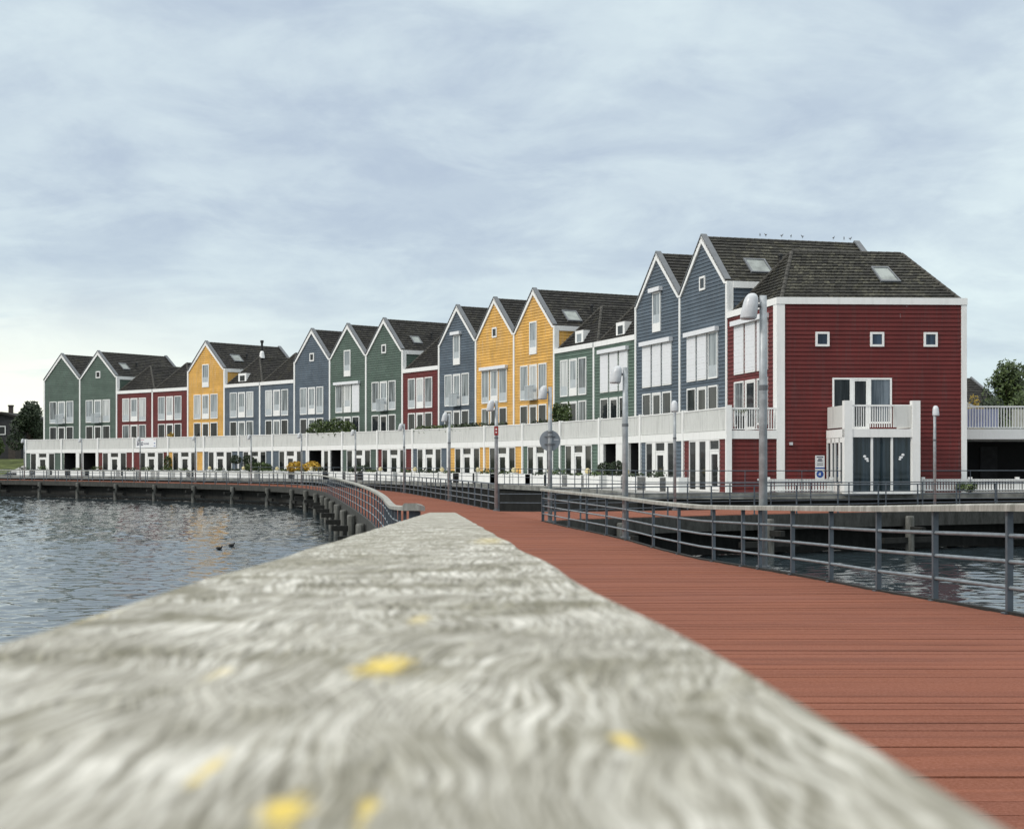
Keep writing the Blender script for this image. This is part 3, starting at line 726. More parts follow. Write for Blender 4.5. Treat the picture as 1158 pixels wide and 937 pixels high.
for i, (colr, typ, attic, upp, label) in enumerate(HS):
    A, B, W, t, n = house_frame(i)
    c0 = (A+B)/2; root = empty('gabled_house' if typ == 'g' else 'hipped_house', (c0.x, c0.y, GZ), label, 'house', 'colourful waterfront terrace houses')
    F = Face(A, t, n); S = M[colr]
    eave = EG if typ == 'g' else EH-.30
    bA, bB, bkA, bkB = BD[i], BD[i+1], BACK[i], BACK[i+1]
    lo_left = typ == 'g' and (i == 0 or HS[i-1][1] == 'h'); lo_right = typ == 'g' and HS[i+1][1] == 'h'
    # --- upper wall (its sides as well where they stand free)
    mb = MB()
    if typ == 'g':
        ol = lambda z: (0, W) if z <= EG else (W/2*(z-EG)/(AP-EG), W-W/2*(z-EG)/(AP-EG))
        siding_wall(mb, A, t, n, ol, TZ, AP-.02, breaks=(EG,))
    else: siding_wall(mb, A, t, n, lambda z: (0, W), TZ, EH-.25)
    def side(P0, P1, z0, z1, out, sg=0):
        tt = (P1-P0); L = tt.length; tt /= L; nn = Vector((-tt.y, tt.x)); nn = nn if nn.dot(out) > 0 else -nn
        siding_wall(mb, P0, tt, nn, lambda z: (0, L), z0, z1)
    if lo_left: side(A, bkA, TZ if i == 0 else EH-.4, EG-.3, -t)
    wall_mb = mb; mb = MB(); mb.poly([V3(bkA, GZ), V3(bkB, GZ), V3(bkB, eave), V3(bkA, eave)])
    if typ == 'g': mb.poly([V3(bkA, EG), V3(bkB, EG), V3((bkA+bkB)/2, AP)])
    part(mb, 'back_wall', S, root); mb = wall_mb
    if lo_right: side(B, bkB, EH-.4, EG-.3, t)
    if i == 18:
        tt = (bkB-B).normalized(); nn = Vector((tt.y, -tt.x)); Ls = (bkB-B).length
        siding_wall(mb, B, tt, nn, lambda z: (0, Ls), GZ, EH-.25)
    part(mb, 'wall', S, root)
    # --- white trim
    mb = MB(); tw = .105
    if i == 0: F.box(mb, -.05, .19, TZ, eave, -.02, .075)
    if i < 18: F.box(mb, W-tw, W+tw, TZ, (EG if (typ == 'g' or HS[i+1][1] == 'g') else EH-.3), -.02, .078)
    if i and lo_left: F.box(mb, .0, .12, EH-.5, EG, -.02, .076)
    if typ == 'h': F.box(mb, (.1 if i else 0), W-(.1 if i < 18 else 0), EH-.30, EH+.02, -.3, .10)
    if typ == 'g':
        for sg in (0, 1):
            a_e, a_p = (0, W/2) if sg == 0 else (W, W/2); dirn = 1 if sg == 0 else -1
            w = .30
            P = [(a_e, EG-.12), (a_p, AP+.02), (a_p, AP-w*1.25), (a_e+dirn*w*.72, EG-.12)]
            mb.hexa([F.p(a, z, -.04) for a, z in P]+[F.p(a, z, .11) for a, z in P])
    for lo, P0, P1, sg in ((lo_left, A, bkA, -1), (lo_right, B, bkB, 1)):
        if lo:
            tt = (P1-P0).normalized(); nn = Vector((-tt.y, tt.x)); nn = nn if nn.dot(t)*sg > 0 else -nn; G2 = Face(P0, tt, nn)
            G2.box(mb, .0, .30, EH-.5, EG, -.02, .07); G2.box(mb, .30, (P1-P0).length, EG-.34, EG, -.02, .09)
    if i == 18:
        G2 = Face(B, tt_ := (bkB-B).normalized(), Vector((tt_.y, -tt_.x))); Ls = (bkB-B).length
        F.box(mb, W-.42, W+.0, GZ+.0, EH-.3, -.02, .08)
        G2.box(mb, -.08, .30, GZ, EH-.30, -.0, .075); G2.box(mb, Ls-.26, Ls, GZ, EH-.3, -.02, .075); G2.box(mb, -.10, Ls+.02, EH-.30, EH+.02, -.3, .10)
    part(mb, 'trim', M['white'], root)
    # --- roof
    mb = MB(); rc = MB(); RM = M['roof_old'] if i >= 17 else M['roof']
    nv = V3(n, 0)
    if typ == 'g':
        e0, e1 = V3(A, EG+.02)+nv*.13, V3(B, EG+.02)+nv*.13; pk = V3(c0, AP+.04)+nv*.13
        k0, k1, pb = V3(bkA, EG+.02), V3(bkB, EG+.02), V3((bkA+bkB)/2, AP+.04)
        pk2, pb2 = pk-V3(Vector((0, 0)), .13), pb-V3(Vector((0, 0)), .13)
        tile_plane(mb, k0, e0, pk2, pb2); tile_plane(mb, e1, k1, pb2, pk2)
        ridge_cap(rc, pk2-nv*.3, pb2-nv*(-.3))
        RPL = (e1, k1, pb2, pk2)
        # zinc verge along both ends of each slope
        for (q0, q1) in ((e0, pk), (e1, pk), (k0, pb), (k1, pb)):
            inw = -nv if q0 in (e0, e1) else nv
            a, b = Vector(q0), Vector(q1); up = Vector((0, 0, .10))
            vg = MB(); vg.hexa([a-nv*0, b-nv*0, b+inw*.34, a+inw*.34, a+up, b+up, b+inw*.34+up, a+inw*.34+up]); part(vg, 'verge', M['lead'], root)
    else:
        ins = .24; z0 = EH-.02
        e0, e1 = V3(A, z0)-nv*ins, V3(B, z0)-nv*ins
        k0, k1 = V3(bkA, z0), V3(bkB, z0)
        m0, m1 = c0, (bkA+bkB)/2; ax = (m1-m0).normalized()
        p0, p1 = V3(m0+ax*2.05, RH), V3(m1-ax*(2.25 if i < 18 else 1.35), RH)
        if i == 18: e1 = e1-V3(t, 0)*.22; k1 = k1-V3(t, 0)*.22-V3(bB, 0)*.2; k0 = k0-V3(bB, 0)*.2
        tile_plane(mb, e0, e1, p0, p0); tile_plane(mb, k1, k0, p1, p1)
        tile_plane(mb, k0, e0, p0, p1); tile_plane(mb, e1, k1, p1, p0)
        for q in ((e0, p0), (e1, p0), (p0, p1), (k0, p1), (k1, p1)): ridge_cap(rc, *q)
        RPL = (e1, k1, p1, p0)
    rf = part(mb, 'roof', RM, root); part(rc, 'ridge_tiles', M['ridge'], rf)
    if i == 1: skylight(root, *RPL, .17, .27, .28, .55)
    if i == 4: skylight(root, *RPL, .2, .32, .28, .55)
    if i == 9: skylight(root, *RPL, .17, .26, .22, .46)
    if i == 13: skylight(root, *RPL, .14, .26, .12, .42)
    if i == 17: skylight(root, *RPL, .18, .31, .18, .50)
    if i == 18: skylight(root, *RPL, .62, .75, .34, .66)
    if i in (5, 14, 15):     # white box dormer with a raked back
        a0, a1 = (.40*W, .60*W) if i != 5 else (.3*W, .52*W)
        D = Face(A, t, n); mb = MB(); zb, zt = EH+.05, EH+1.05
        P = [D.p(a0, zb, -.38), D.p(a1, zb, -.38), D.p(a1, zb, -.9), D.p(a0, zb, -.9), D.p(a0, zt, -.38), D.p(a1, zt, -.38), D.p(a1, zt, -2.0), D.p(a0, zt, -2.0)]
        mb.hexa(P); dm = part(mb, 'dormer', M['white'], root)
        mb = MB(); D.quad(mb, a0+.25, a1-.25, zb+.25, zt-.22, -.376); part(mb, 'pane', M['curtain'] if i == 14 else M['glass'], dm)
    if i in (1, 4, 5, 9, 13, 17, 2, 6):   # small dark roof vents
        q = Vector(RPL[0]).lerp(Vector(RPL[1]), .40).lerp(Vector(RPL[3]).lerp(Vector(RPL[2]), .4), .45)
        mb = MB(); mb.lathe(q, [(.10, -.1), (.10, .35), (.15, .36), (.15, .48), (.05, .52)], 10); part(mb, 'roof_vent', M['blackplastic'], root)
    if i == 5:
        q = p0+Vector((.2, .1, -.1)); mb = MB(); mb.lathe(q, [(.28, 0), (.2, .55), (.12, .7)], 10); fl = part(mb, 'vent_pipe', M['white'], root)
        mb = MB(); mb.lathe(q, [(.11, .7), (.11, 1.5), (.17, 1.52), (.17, 1.75)], 10); part(mb, 'pipe_cowl', M['blackplastic'], fl)
    # --- windows of the two upper floors
    z0, z1 = 6.28, 8.74
    ws = [(.17, .365), (.40, .595), (.63, .825)]
    if upp in ('b', 'bbc', 'mix', 'mixc'): blind_box(F, root, ws[0][0]*W-.1, ws[2][1]*W+.1, z1+.0)
    for j, (a, b) in enumerate(ws):
        sh = upp == 'b' or (upp == 'bbc' and j < 2) or (upp == 'mix' and j == 2)
        pn = .0 if sh else (.62 if (i*7+j*3) % 4 else .4)
        window(F, root, a*W, b*W, z0, z1, random.choice(('curtain', 'curtain', 'curtain_pale', 'curtain_dim')), .08, 0, pn, shutter=sh, low=.45 if (j == 1 and not sh) else None, sash=(j == 1 and not sh))
        window(F, root, a*W, b*W, TZ+.12 if j == 1 else TZ+.35, 5.92, random.choice(('glass', 'glass', 'glass', 'curtain_dim')), .085, 0, 0, 'terrace_door' if j == 1 else 'window', sash=(j == 1))
    if i in (0, 1, 9, 11, 13):      # shallow juliet balcony under the middle window
        mb = MB(); F.box(mb, ws[1][0]*W-.05, ws[1][1]*W+.05, z0-.06, z0+.02, .09, .42)
        for k in range(9):
            a = ws[1][0]*W-.03+(ws[1][1]-ws[1][0]+.06/W)*W*k/8; F.box(mb, a-.04, a+.04, z0+.02, z0+.92, .38, .41)
        F.box(mb, ws[1][0]*W-.05, ws[1][1]*W+.05, z0+.92, z0+.97, .36, .43); part(mb, 'juliet_balcony', M['panel'], root)
    if attic == 'small': window(F, root, .445*W, .565*W, 11.1, 11.85, 'glass', .11)
    if attic == 'tall':
        window(F, root, .405*W, .585*W, 9.45, 11.75, 'curtain', .10, 0, .5, low=.5)
        if i in (11, 16): blind_box(F, root, .37*W, .62*W, 11.77)
    # --- ground-floor extension with its roof terrace
    TA, TB = TN[i], TN[i+1]; TW = (TB-TA).length; t2 = (TB-TA)/TW; n2 = Vector((-t2.y, t2.x)); n2 = n2 if n2.x < 0 else -n2
    G = Face(TA, t2, n2)
    mb = MB(); mb.hexa([V3(TA, 2.98), V3(TB, 2.98), V3(B, 2.98), V3(A, 2.98), V3(TA, TZ), V3(TB, TZ), V3(B, TZ), V3(A, TZ)]); part(mb, 'terrace_floor', M['concrete'], root)
    segs = GROUND.get(i, [('s', .13), ('w', .17), ('p', .06), ('d', .23), ('p', .05), ('w', .17), ('s', .19)])
    if i in (3, 7, 12): segs = segs[::-1]
    zt = 2.96; a = 0
    for kind, fr in segs:
        x0, x1 = a*TW, (a+fr)*TW; a += fr
        if kind == 's':
            sd = MB(); siding_wall(sd, TA+t2*x0, t2, n2, lambda z, q=x1-x0: (0, q), GZ, zt); part(sd, 'ground_floor_wall', S, root)
        elif kind == 'p': pil = MB(); G.box(pil, x0, x1, GZ, zt, -.1, .06); part(pil, 'pillar', M['white'], root)
        elif kind == 'w': window(G, root, x0, x1, GZ, zt, 'door_glass', .08, -.03, name='ground_window')
        elif kind == 'd':
            mb = MB(); G.ring(mb, x0, x1, GZ, zt, -.03, .06, .06); G.box(mb, x0+.09, x1-.09, zt-.55, zt-.47, -.03, .055)
            G.ring(mb, x0+.095, x1-.095, GZ+.09, zt-.555, -.02, .045, (x1-x0)*.11, .20); dr = part(mb, 'front_door', M['white'], root)
            mb = MB(); G.quad(mb, x0+.08, x1-.08, GZ+.2, zt-.06, -.005); part(mb, 'pane', M['door_glass'], dr)
            mb = MB(); G.box(mb, x1-.26, x1-.21, GZ+1.0, GZ+1.2, .045, .10); part(mb, 'handle', M['blackplastic'], dr)
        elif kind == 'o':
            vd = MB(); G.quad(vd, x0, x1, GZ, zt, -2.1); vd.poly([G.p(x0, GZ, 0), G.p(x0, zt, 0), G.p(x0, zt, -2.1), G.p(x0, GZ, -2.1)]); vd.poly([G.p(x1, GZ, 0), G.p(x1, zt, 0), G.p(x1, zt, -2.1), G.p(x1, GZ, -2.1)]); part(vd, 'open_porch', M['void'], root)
    if i == 18:
        te = (B-TB); Le = te.length; te /= Le; ne = Vector((te.y, -te.x)); E = Face(TB, te, ne)
        sd = MB(); siding_wall(sd, TB, te, ne, lambda z: (0, Le), GZ, zt)
    if i == 0:
        te = (A-TA); Le = te.length; te /= Le; ne = -t2
        sd = MB(); siding_wall(sd, TA, te, ne, lambda z: (0, Le), GZ, zt)
    if i in (0, 18): part(sd, 'ground_floor_wall', S, root)
    mb = MB(); G.box(mb, (.1 if i else -.06), TW-.1, zt, TZ+.02, -.08, .08)      # fascia and posts
    G.box(mb, TW-.1, TW+.1, GZ, 4.52, -.12, .12)
    if i == 0: G.box(mb, -.12, .1, GZ, 4.52, -.1, .12)
    if i == 18:
        E.box(mb, .14, Le-.05, zt, TZ+.02, -.08, .08); E.box(mb, -.12, .14, GZ, 4.53, -.1, .13)
    part(mb, 'terrace_frame', M['white'], root)
    mb = MB(); nsl = int(TW/.125)                                            # close boarded parapet
    for k in range(nsl):
        x0, x1 = .1+(TW-.2)*k/nsl, .1+(TW-.2)*(k+1)/nsl
        G.box(mb, x0+.005, x1-.005, TZ+.06, 4.40, -.03, -.005+random.uniform(0, .006))
    G.box(mb, .1, TW-.1, TZ+.02, 4.39, -.07, -.04)
    part(mb, 'parapet', M['offwhite'], root)
    mb = MB(); G.box(mb, .1, TW-.1, 4.40, 4.46, -.08, .03); part(mb, 'handrail', M['white'], root)
    if i == 18:
        mb = MB(); ns = 19
        for k in range(ns):
            x = .2+(Le-.3)*k/(ns-1); E.box(mb, x-.022, x+.022, TZ+.1, 4.34, -.02, .015)
        E.box(mb, .14, Le, 4.34, 4.42, -.04, .04); E.box(mb, .14, Le, TZ+.06, TZ+.10, -.04, .04); part(mb, 'end_balustrade', M['white'], root)
        # ---- long side wall: small windows, balcony doors, glazed bay with balcony
        toA = lambda px: ((px-CX)/FPX*B.y-B.x)/(tt_.x-(px-CX)/FPX*tt_.y)
        zz_ = lambda py: CAMZ+(HY-py)*B.y/FPX
        for px in (929.7, 991.5, 1052): window(G2, root, toA(px)-.33, toA(px)+.33, zz_(391.5), zz_(375), 'side_glass' if 'side_glass' in M else 'glass', .10)
        bx0, bx1 = toA(941), toA(1008)
        window(G2, root, bx0, bx0+.9, TZ+.35, zz_(427), 'glass', .08); window(G2, root, bx0+.9, bx0+1.75, TZ+.05, zz_(427), 'glass', .08, name='balcony_door', sash=True); window(G2, root, bx0+1.75, bx1, TZ+.35, zz_(427), 'curtain_blue', .08)
        PJ = 3.1; ya = 14.72; a0 = ya-B.x; a1 = a0+3.42            # bay projecting towards the water
        mb = MB(); G2.box(mb, a0, a1, 2.98, TZ+.02, 0.08, PJ); bal = part(mb, 'balcony', M['white'], root)
        for aa in (a0, a1-.34): mb = MB(); G2.box(mb, aa, aa+.36, GZ, 4.62, PJ-.34, PJ+.03); part(mb, 'balcony_column', M['white'], bal)
        for bb in ((a0+.05, a0+.09, TZ+.1, 4.42, .1, PJ-.4), (a1-.09, a1-.05, TZ+.1, 4.42, .1, PJ-.4), (a1-1.15, a1-.36, TZ+.1, 4.40, PJ-.14, PJ-.10)):
            mb = MB(); G2.box(mb, *bb); part(mb, 'side_screen', M['offwhite'], bal)
        mb = MB()
        for k in range(26):
            x = a0+.40+(3.42-.80)*k/25; G2.box(mb, x-.02, x+.02, TZ+.1, 4.36, PJ-.2, PJ-.16)
        G2.box(mb, a0+.36, a1-.35, 4.36, 4.44, PJ-.23, PJ-.13); part(mb, 'balustrade', M['white'], bal)
        mb = MB()
        for k in range(4):
            x = a0+.36+(3.42-.70)*k/3; G2.box(mb, x-.05, x+.05, GZ, 2.98, PJ-.16, PJ-.05)
        for k in range(5):
            y = .05+k*(PJ-.4)/4; G2.box(mb, a0+.02, a0+.14, GZ, 2.98, y, y+.10+.12*(k % 2)); G2.box(mb, a1-.14, a1-.02, GZ, 2.98, y, y+.10)
        G2.box(mb, a0+.02, a0+.13, GZ, GZ+.45, .1, PJ-.34); G2.box(mb, a0+.02, a0+.13, 2.75, 2.98, .1, PJ-.34)
        G2.box(mb, a0+.36, a1-.34, GZ, GZ+.10, PJ-.17, PJ-.06); bay = part(mb, 'glazed_bay', M['white'], root)
        mb = MB(); G2.quad(mb, a0+.36, a1-.34, GZ+.05, 2.98, PJ-.11)
        mb.poly([G2.p(a0+.07, GZ, .1), G2.p(a0+.07, GZ, PJ-.3), G2.p(a0+.07, 2.98, PJ-.3), G2.p(a0+.07, 2.98, .1)])
        mb.poly([G2.p(a1-.07, GZ, .1), G2.p(a1-.07, GZ, PJ-.3), G2.p(a1-.07, 2.98, PJ-.3), G2.p(a1-.07, 2.98, .1)]); part(mb, 'pane', M['bay_glass'] if 'bay_glass' in M else M['glass'], bay)
        mb = MB()
        for (x, z) in ((a0+1.02, 2.05), (a0+2.62, 2.12)):
            sg = 1 if x < a0+2 else -1
            mb.blob(G2.p(x-.07*sg, z+.07, PJ-.10), (.07, .012, .06), 10, 6); mb.blob(G2.p(x+.02*sg, z-.04, PJ-.10), (.09, .012, .055), 10, 6); mb.blob(G2.p(x+.07*sg, z-.13, PJ-.10), (.06, .012, .045), 8, 5)
        part(mb, 'window_sticker', M['sign_white'], bay)
        for bb in ((.52, .66, 2.66, 2.80, .0, .16), (-1.0, -.88, 1.0, 1.1, .0, .12)): mb = MB(); G2.box(mb, *bb); part(mb, 'wall_lamp', M['hood'], root)
        END = (G2, E, a0, a1, PJ, Ls)

# ------------------------------------------------------------------ banner and notice on the houses
G = Face(TN[3], (TN[4]-TN[3]).normalized(), Vector((0, 0)))
def banner(i, a0, a1, z0, z1):
    TA, TB = TN[i], TN[i+1]; t2 = (TB-TA).normalized(); n2 = Vector((-t2.y, t2.x)); n2 = n2 if n2.x < 0 else -n2
    G = Face(TA, t2, n2); root = empty('banner', G.p((a0+a1)/2, z0, .06), 'white printed banner hung on the terrace parapet of the red houses', 'banner')
    mb = MB(); G.box(mb, a0, a1, z0, z1, .05, .065); part(mb, 'cloth', M['sign_white'], root)
    mb = MB(); zc = (z0+z1)/2-.05; x = a0+.22
    for wd, hh in ((.16, .40), (.14, .34), (.15, .40), (.13, .36), (.17, .42)):     # heavy dark word, then a lighter one
        G.box(mb, x, x+wd*.36, zc-hh/2, zc+hh/2, .066, .072); G.box(mb, x+wd*.6, x+wd, zc-hh*.3, zc+hh*.5, .066, .072); G.box(mb, x, x+wd, zc-hh/2, zc-hh*.3, .066, .0715); x += wd+.06
    x += .12
    for wd, hh in ((.13, .30), (.13, .22), (.12, .30), (.15, .24), (.13, .28)):
        G.box(mb, x, x+wd*.3, zc-hh/2, zc+hh/2, .066, .072); G.box(mb, x, x+wd, zc-.05, zc+.03, .066, .0715); x += wd+.07
    part(mb, 'lettering', M['ink'], root)
    mb = MB(); G.box(mb, a0+.8, a0+1.5, z1-.16, z1-.10, .066, .07); G.box(mb, a1-.5, a1-.1, z1-.14, z1-.08, .066, .07); part(mb, 'small_print', M['pinkink'], root)
    mb = MB(); G.box(mb, a1-.45, a1-.12, zc-.30, zc-.24, .066, .07); G.box(mb, a1-.4, a1-.15, zc-.02, zc+.06, .066, .07); part(mb, 'blue_print', M['sign_blue'], root)
banner(3, .5, 4.1, 3.42, 4.36)
G2, E, ba0, ba1, PJ, Ls = END
a = ba0-.30; root = empty('notice_sign', G2.p(a, 1.1, .1), 'white and blue notice panel on the red side wall left of the bay', 'sign')
mb = MB(); G2.box(mb, a-.22, a+.22, 1.02, 2.18, .05, .08); part(mb, 'panel', M['sign_white'], root)
mb = MB(); G2.box(mb, a-.22, a+.22, 1.56, 1.62, .081, .085); i0 = len(mb.v); mb.v += [G2.p(a+.17*math.cos(2*math.pi*k/20), 1.31+.17*math.sin(2*math.pi*k/20), .084) for k in range(20)]; mb.f.append(tuple(range(i0, i0+20))); part(mb, 'blue_symbol', M['sign_blue'], root)
mb = MB(); G2.box(mb, a-.03, a+.03, 1.24, 1.38, .086, .090); G2.box(mb, a-.08, a-.032, 1.27, 1.31, .086, .090)
part(mb, 'symbol_mark', M['sign_white'], root)
mb = MB()
for k, (z, l) in enumerate(((2.08, .15), (1.98, .09), (1.91, .12), (1.80, .15), (1.72, .15))): G2.box(mb, a-l, a+l, z, z+(.045 if k < 3 else .025), .081, .085)
part(mb, 'lettering', M['ink'], root)

# ------------------------------------------------------------------ street lamps
def make_lamp(h, r, side):
    """square-topped post with a bullet-shaped hood on a short arm reaching along `side` (dx, dy)"""
    root = empty('street_lamp', (0, 0, 0), '', 'street lamp'); d = Vector(side)
    mb = MB(); mb.tube([(0, 0, -.25), (0, 0, h*.66), (0, 0, h)], [r*1.12, r*1.05, r*.92], 12); part(mb, 'post', M['pole'], root, True)
    mb = MB(); mb.tube([(0, 0, h*.655), (0, 0, h*.672)], r*1.22, 12); part(mb, 'collar', M['lead'], root); mb = MB(); mb.tube([(0, 0, -.02), (0, 0, .05)], r*1.9, 12); part(mb, 'foot_plate', M['lead'], root)
    q = d*.19
    mb = MB(); mb.tube([(0, 0, h-.17), (q.x, q.y, h-.17)], .035, 8); part(mb, 'arm', M['lead'], root)
    mb = MB(); prof = [(.136, -.38), (.140, -.365), (.134, -.23), (.126, -.11), (.108, -.035), (.075, .015), (.036, .036), (.005, .04)]
    mb.lathe((q.x, q.y, h+.0), prof, 16); mb.v = [(x-z_*.0+d.x*(h-z_)*.17, y+d.y*(h-z_)*.17, z_) for x, y, z_ in mb.v]; hd = part(mb, 'hood', M['hood'], root, True)
    mb = MB(); mb.lathe((q.x, q.y, h+.0), [(.02, -.405), (.118, -.40), (.132, -.379)], 16); mb.v = [(x+d.x*(h-z_)*.17, y+d.y*(h-z_)*.17, z_) for x, y, z_ in mb.v]; part(mb, 'lens', M['lens'], hd, True)
    return root
LAMPS = [  # (photo column, line, height, radius, side, label)
 (863, 'near', 4.55, .064, (-1, -.1), 'tallest nearest grey lamp post with white hood, in front of the red end house'),
 (707, 'near', 4.25, .068, (-1, -.1), 'second nearest grey lamp post along the right railing, before the blue houses'),
 (622, 'near', 4.25, .066, (-1, -.1), 'lamp post at the railing end carrying the round sign back'),
 (563.5, 'R', 4.2, .066, (-1, -.2), 'lamp post with a small red tag in front of the yellow houses'),
 (508, 'R', 4.2, .066, (-1, -.3), 'lamp post in front of the blue gable left of the yellow houses'),
 (457, 'R', 4.2, .06, (-1, -.3), 'lamp post in front of the single mid-row red house'),
 (402, 'R', 4.2, .06, (-1, -.5), 'lamp post in front of the middle pair of green gables'),
 (341, 'R', 4.2, .06, (-1, -.7), 'lamp post in front of the blue gable left of the terrace hedge'),
 (284, 'R', 4.2, .06, (-1, -.8), 'lamp post in front of the blue hipped houses'),
 (221, 'R', 4.2, .06, (-.7, -.9), 'lamp post in front of the lone yellow gable'),
 (158.5, 'R', 4.2, .06, (-.7, -.9), 'lamp post beside the white banner on the terrace'),
 (92.5, 'R', 4.2, .06, (-.7, -.9), 'lamp post between the two green gables on the far left'),
 (27.5, 'R', 4.2, .06, (-.7, -.9), 'lamp post at the far left end past the terrace corner'),
 (763, 'BB', 4.2, .058, (-.2, -1), 'slim lamp post on the branch boardwalk before the last blue gable'),
 (1057, 'BB', 4.2, .058, (-.1, -1), 'slim lamp post in front of the balcony bay on the red side wall')]
LPOS = []
for px, line, h, r, side, label in LAMPS:
    P = {'near': [p+Vector((.17, 0)) for p in RR if p.y < 47], 'R': [p for p in RR if p.y > 53], 'BB': BB}[line]
    q = ray(P, px); d = Vector((side[0], side[1], 0)).normalized()
    o = make_lamp(h, r, d); o.location = (q.x, q.y, deckz(q.y)); o['label'] = label; o['group'] = 'white hooded lamp posts along the boardwalk'; LPOS.append((q, h))
# round sign back strapped to the third lamp, red tag on the fourth
q = LPOS[2][0]; z = CAMZ+(HY-498)/FPX*q.y
root = empty('round_sign', (q.x, q.y, z), 'round traffic sign seen from its bare grey back on a lamp post', 'sign')
mb = MB()
for k in range(2): pass
i0 = len(mb.v); R_ = .33; N = 32
for y in (.10, .125):
    mb.v += [(q.x+R_*math.cos(2*math.pi*k/N), q.y+y, z+R_*math.sin(2*math.pi*k/N)) for k in range(N)]
mb.f.append(tuple(range(i0, i0+N))); mb.f.append(tuple(range(i0+N, i0+2*N))[::-1])
for k in range(N): mb.f.append((i0+k, i0+N+k, i0+N+(k+1) % N, i0+(k+1) % N))
part(mb, 'disc', M['sign_grey'], root)
mb = MB(); mb.box((q.x, q.y+.09, z+.12), (.34, .03, .035)); mb.box((q.x, q.y+.09, z-.12), (.34, .03, .035)); mb.tube([(q.x, q.y, z-.16), (q.x, q.y, z-.09)], .085, 12); mb.tube([(q.x, q.y, z+.09), (q.x, q.y, z+.16)], .085, 12)
part(mb, 'clamp', M['lead'], root)
mb = MB(); mb.box((q.x+.2, q.y+.095, z+.03), (.15, .006, .025)); part(mb, 'label_plate', M['sign_white'], root)
q = LPOS[3][0]; z = CAMZ+(HY-487)/FPX*q.y
root = empty('route_tag', (q.x, q.y, z), 'small red and white plate on the lamp post before the yellow houses', 'sign')
mb = MB(); mb.box((q.x, q.y-.09, z), (.16, .03, .34)); part(mb, 'plate', M['sign_red'], root)
mb = MB(); mb.box((q.x, q.y-.107, z+.06), (.05, .004, .06)); mb.box((q.x, q.y-.107, z-.06), (.05, .004, .05)); part(mb, 'white_mark', M['sign_white'], root)

# ------------------------------------------------------------------ planters, bollards and plants before the ground floors
NAMES = ['first green', 'second green', 'first red', 'second red', 'lone yellow', 'dormered blue', 'second blue', 'third blue', 'first mid-row green', 'second mid-row green',
         'single red', 'solitary blue', 'left yellow', 'right yellow', 'left sage green', 'right sage green', 'left dark blue', 'right dark blue', 'red end']
bproto = None; pproto = {}
for i in range(NH):
    TA, TB = TN[i], TN[i+1]; t2 = (TB-TA).normalized(); L = (TB-TA).length; n2 = Vector((-t2.y, t2.x)); n2 = n2 if n2.x < 0 else -n2
    off = 1.35 if i < 12 else 2.0
    for j, (a, ln) in enumerate(((.27, 2.3), (.74, 1.9))):
        q = TA+t2*(a*L+random.uniform(-.15, .15))+n2*off
        if ln not in pproto:
            c = empty('planter_box', (0, 0, 0), '', 'planter'); pproto[ln] = c
            mb = MB(); x, y, hgt = ln/2, .24, .66
            for bx in ((0, -y+.02, ln, .04), (0, y-.02, ln, .04)): mb.box((bx[0], bx[1], hgt/2), (bx[2], bx[3], hgt))
            for sx in (-1, 1): mb.box((sx*(x-.02), 0, hgt/2), (.04, 2*y-.08, hgt))
            for sx in (-1, 0, 1): mb.box((sx*(x-.05), 0, hgt/2+.02), (.10, 2*y+.03, hgt+.04))
            part(mb, 'box', M['white'], c)
            mb = MB(); mb.box((0, 0, hgt-.06), (ln-.09, 2*y-.09, .04)); part(mb, 'soil', M['soil'], c)
        else: c = copy_tree(pproto[ln])
        c.location = (q.x, q.y, GZ+.004); c.rotation_euler.z = math.atan2(t2.y, t2.x)
        c['label'] = f'{"longer" if j == 0 else "shorter"} white planter box before the {NAMES[i]} house'; c['group'] = 'white planters in front of the houses'
        if (i*5+j*3) % 4 != 1:
            mb = MB(); hgt = random.choice((.12, .16, .22, .3))
            for k in range(4): mb.leaves((q.x+t2.x*(k-1.5)*ln*.2, q.y+t2.y*(k-1.5)*ln*.2, GZ+.66+hgt*.4), (.28, .28, hgt), 26, .10)
            thing(mb, 'planted_flowers', M['leaf_mid' if (i+j) % 3 else 'leaf_dark'], f'low leafy planting in the {"longer" if j == 0 else "shorter"} planter before the {NAMES[i]} house', 'plants', 'planting in the white planters', (q.x, q.y, GZ+.6))
    if i in (5, 6, 7, 8, 10, 11, 12, 13, 14, 15, 16, 17):
        q = TA+t2*(.52*L)+n2*(off+.05)
        if bproto is None:
            bproto = empty('bollard', (0, 0, 0), '', 'bollard'); c = bproto
            mb = MB(); mb.box((0, 0, .36), (.34, .34, .72)); mb.box((0, 0, .74), (.40, .40, .05)); part(mb, 'pedestal', M['white'], c)
            mb = MB(); mb.blob((0, 0, .92), (.165, .165, .165), 14, 9); part(mb, 'globe', M['cream'], c, True)
        else: c = copy_tree(bproto)
        c.location = (q.x, q.y, GZ+.004); c.rotation_euler.z = math.atan2(t2.y, t2.x)
        c['label'] = f'white pedestal with cream globe before the {NAMES[i]} house'; c['group'] = 'cream globe bollards along the quay'
def at(i, a, off): 
    TA, TB = TN[i], TN[i+1]; t2 = (TB-TA).normalized(); n2 = Vector((-t2.y, t2.x)); n2 = n2 if n2.x < 0 else -n2
    q = TA+t2*a*(TB-TA).length+n2*off; return q
def plant(name, q, z, parts_, label, cat, group=None):
    root = empty(name, (q.x, q.y, z), label, cat, group)
    for nm, m, fn in parts_:
        mb = MB(); fn(mb); part(mb, nm, M[m], root)
    return root
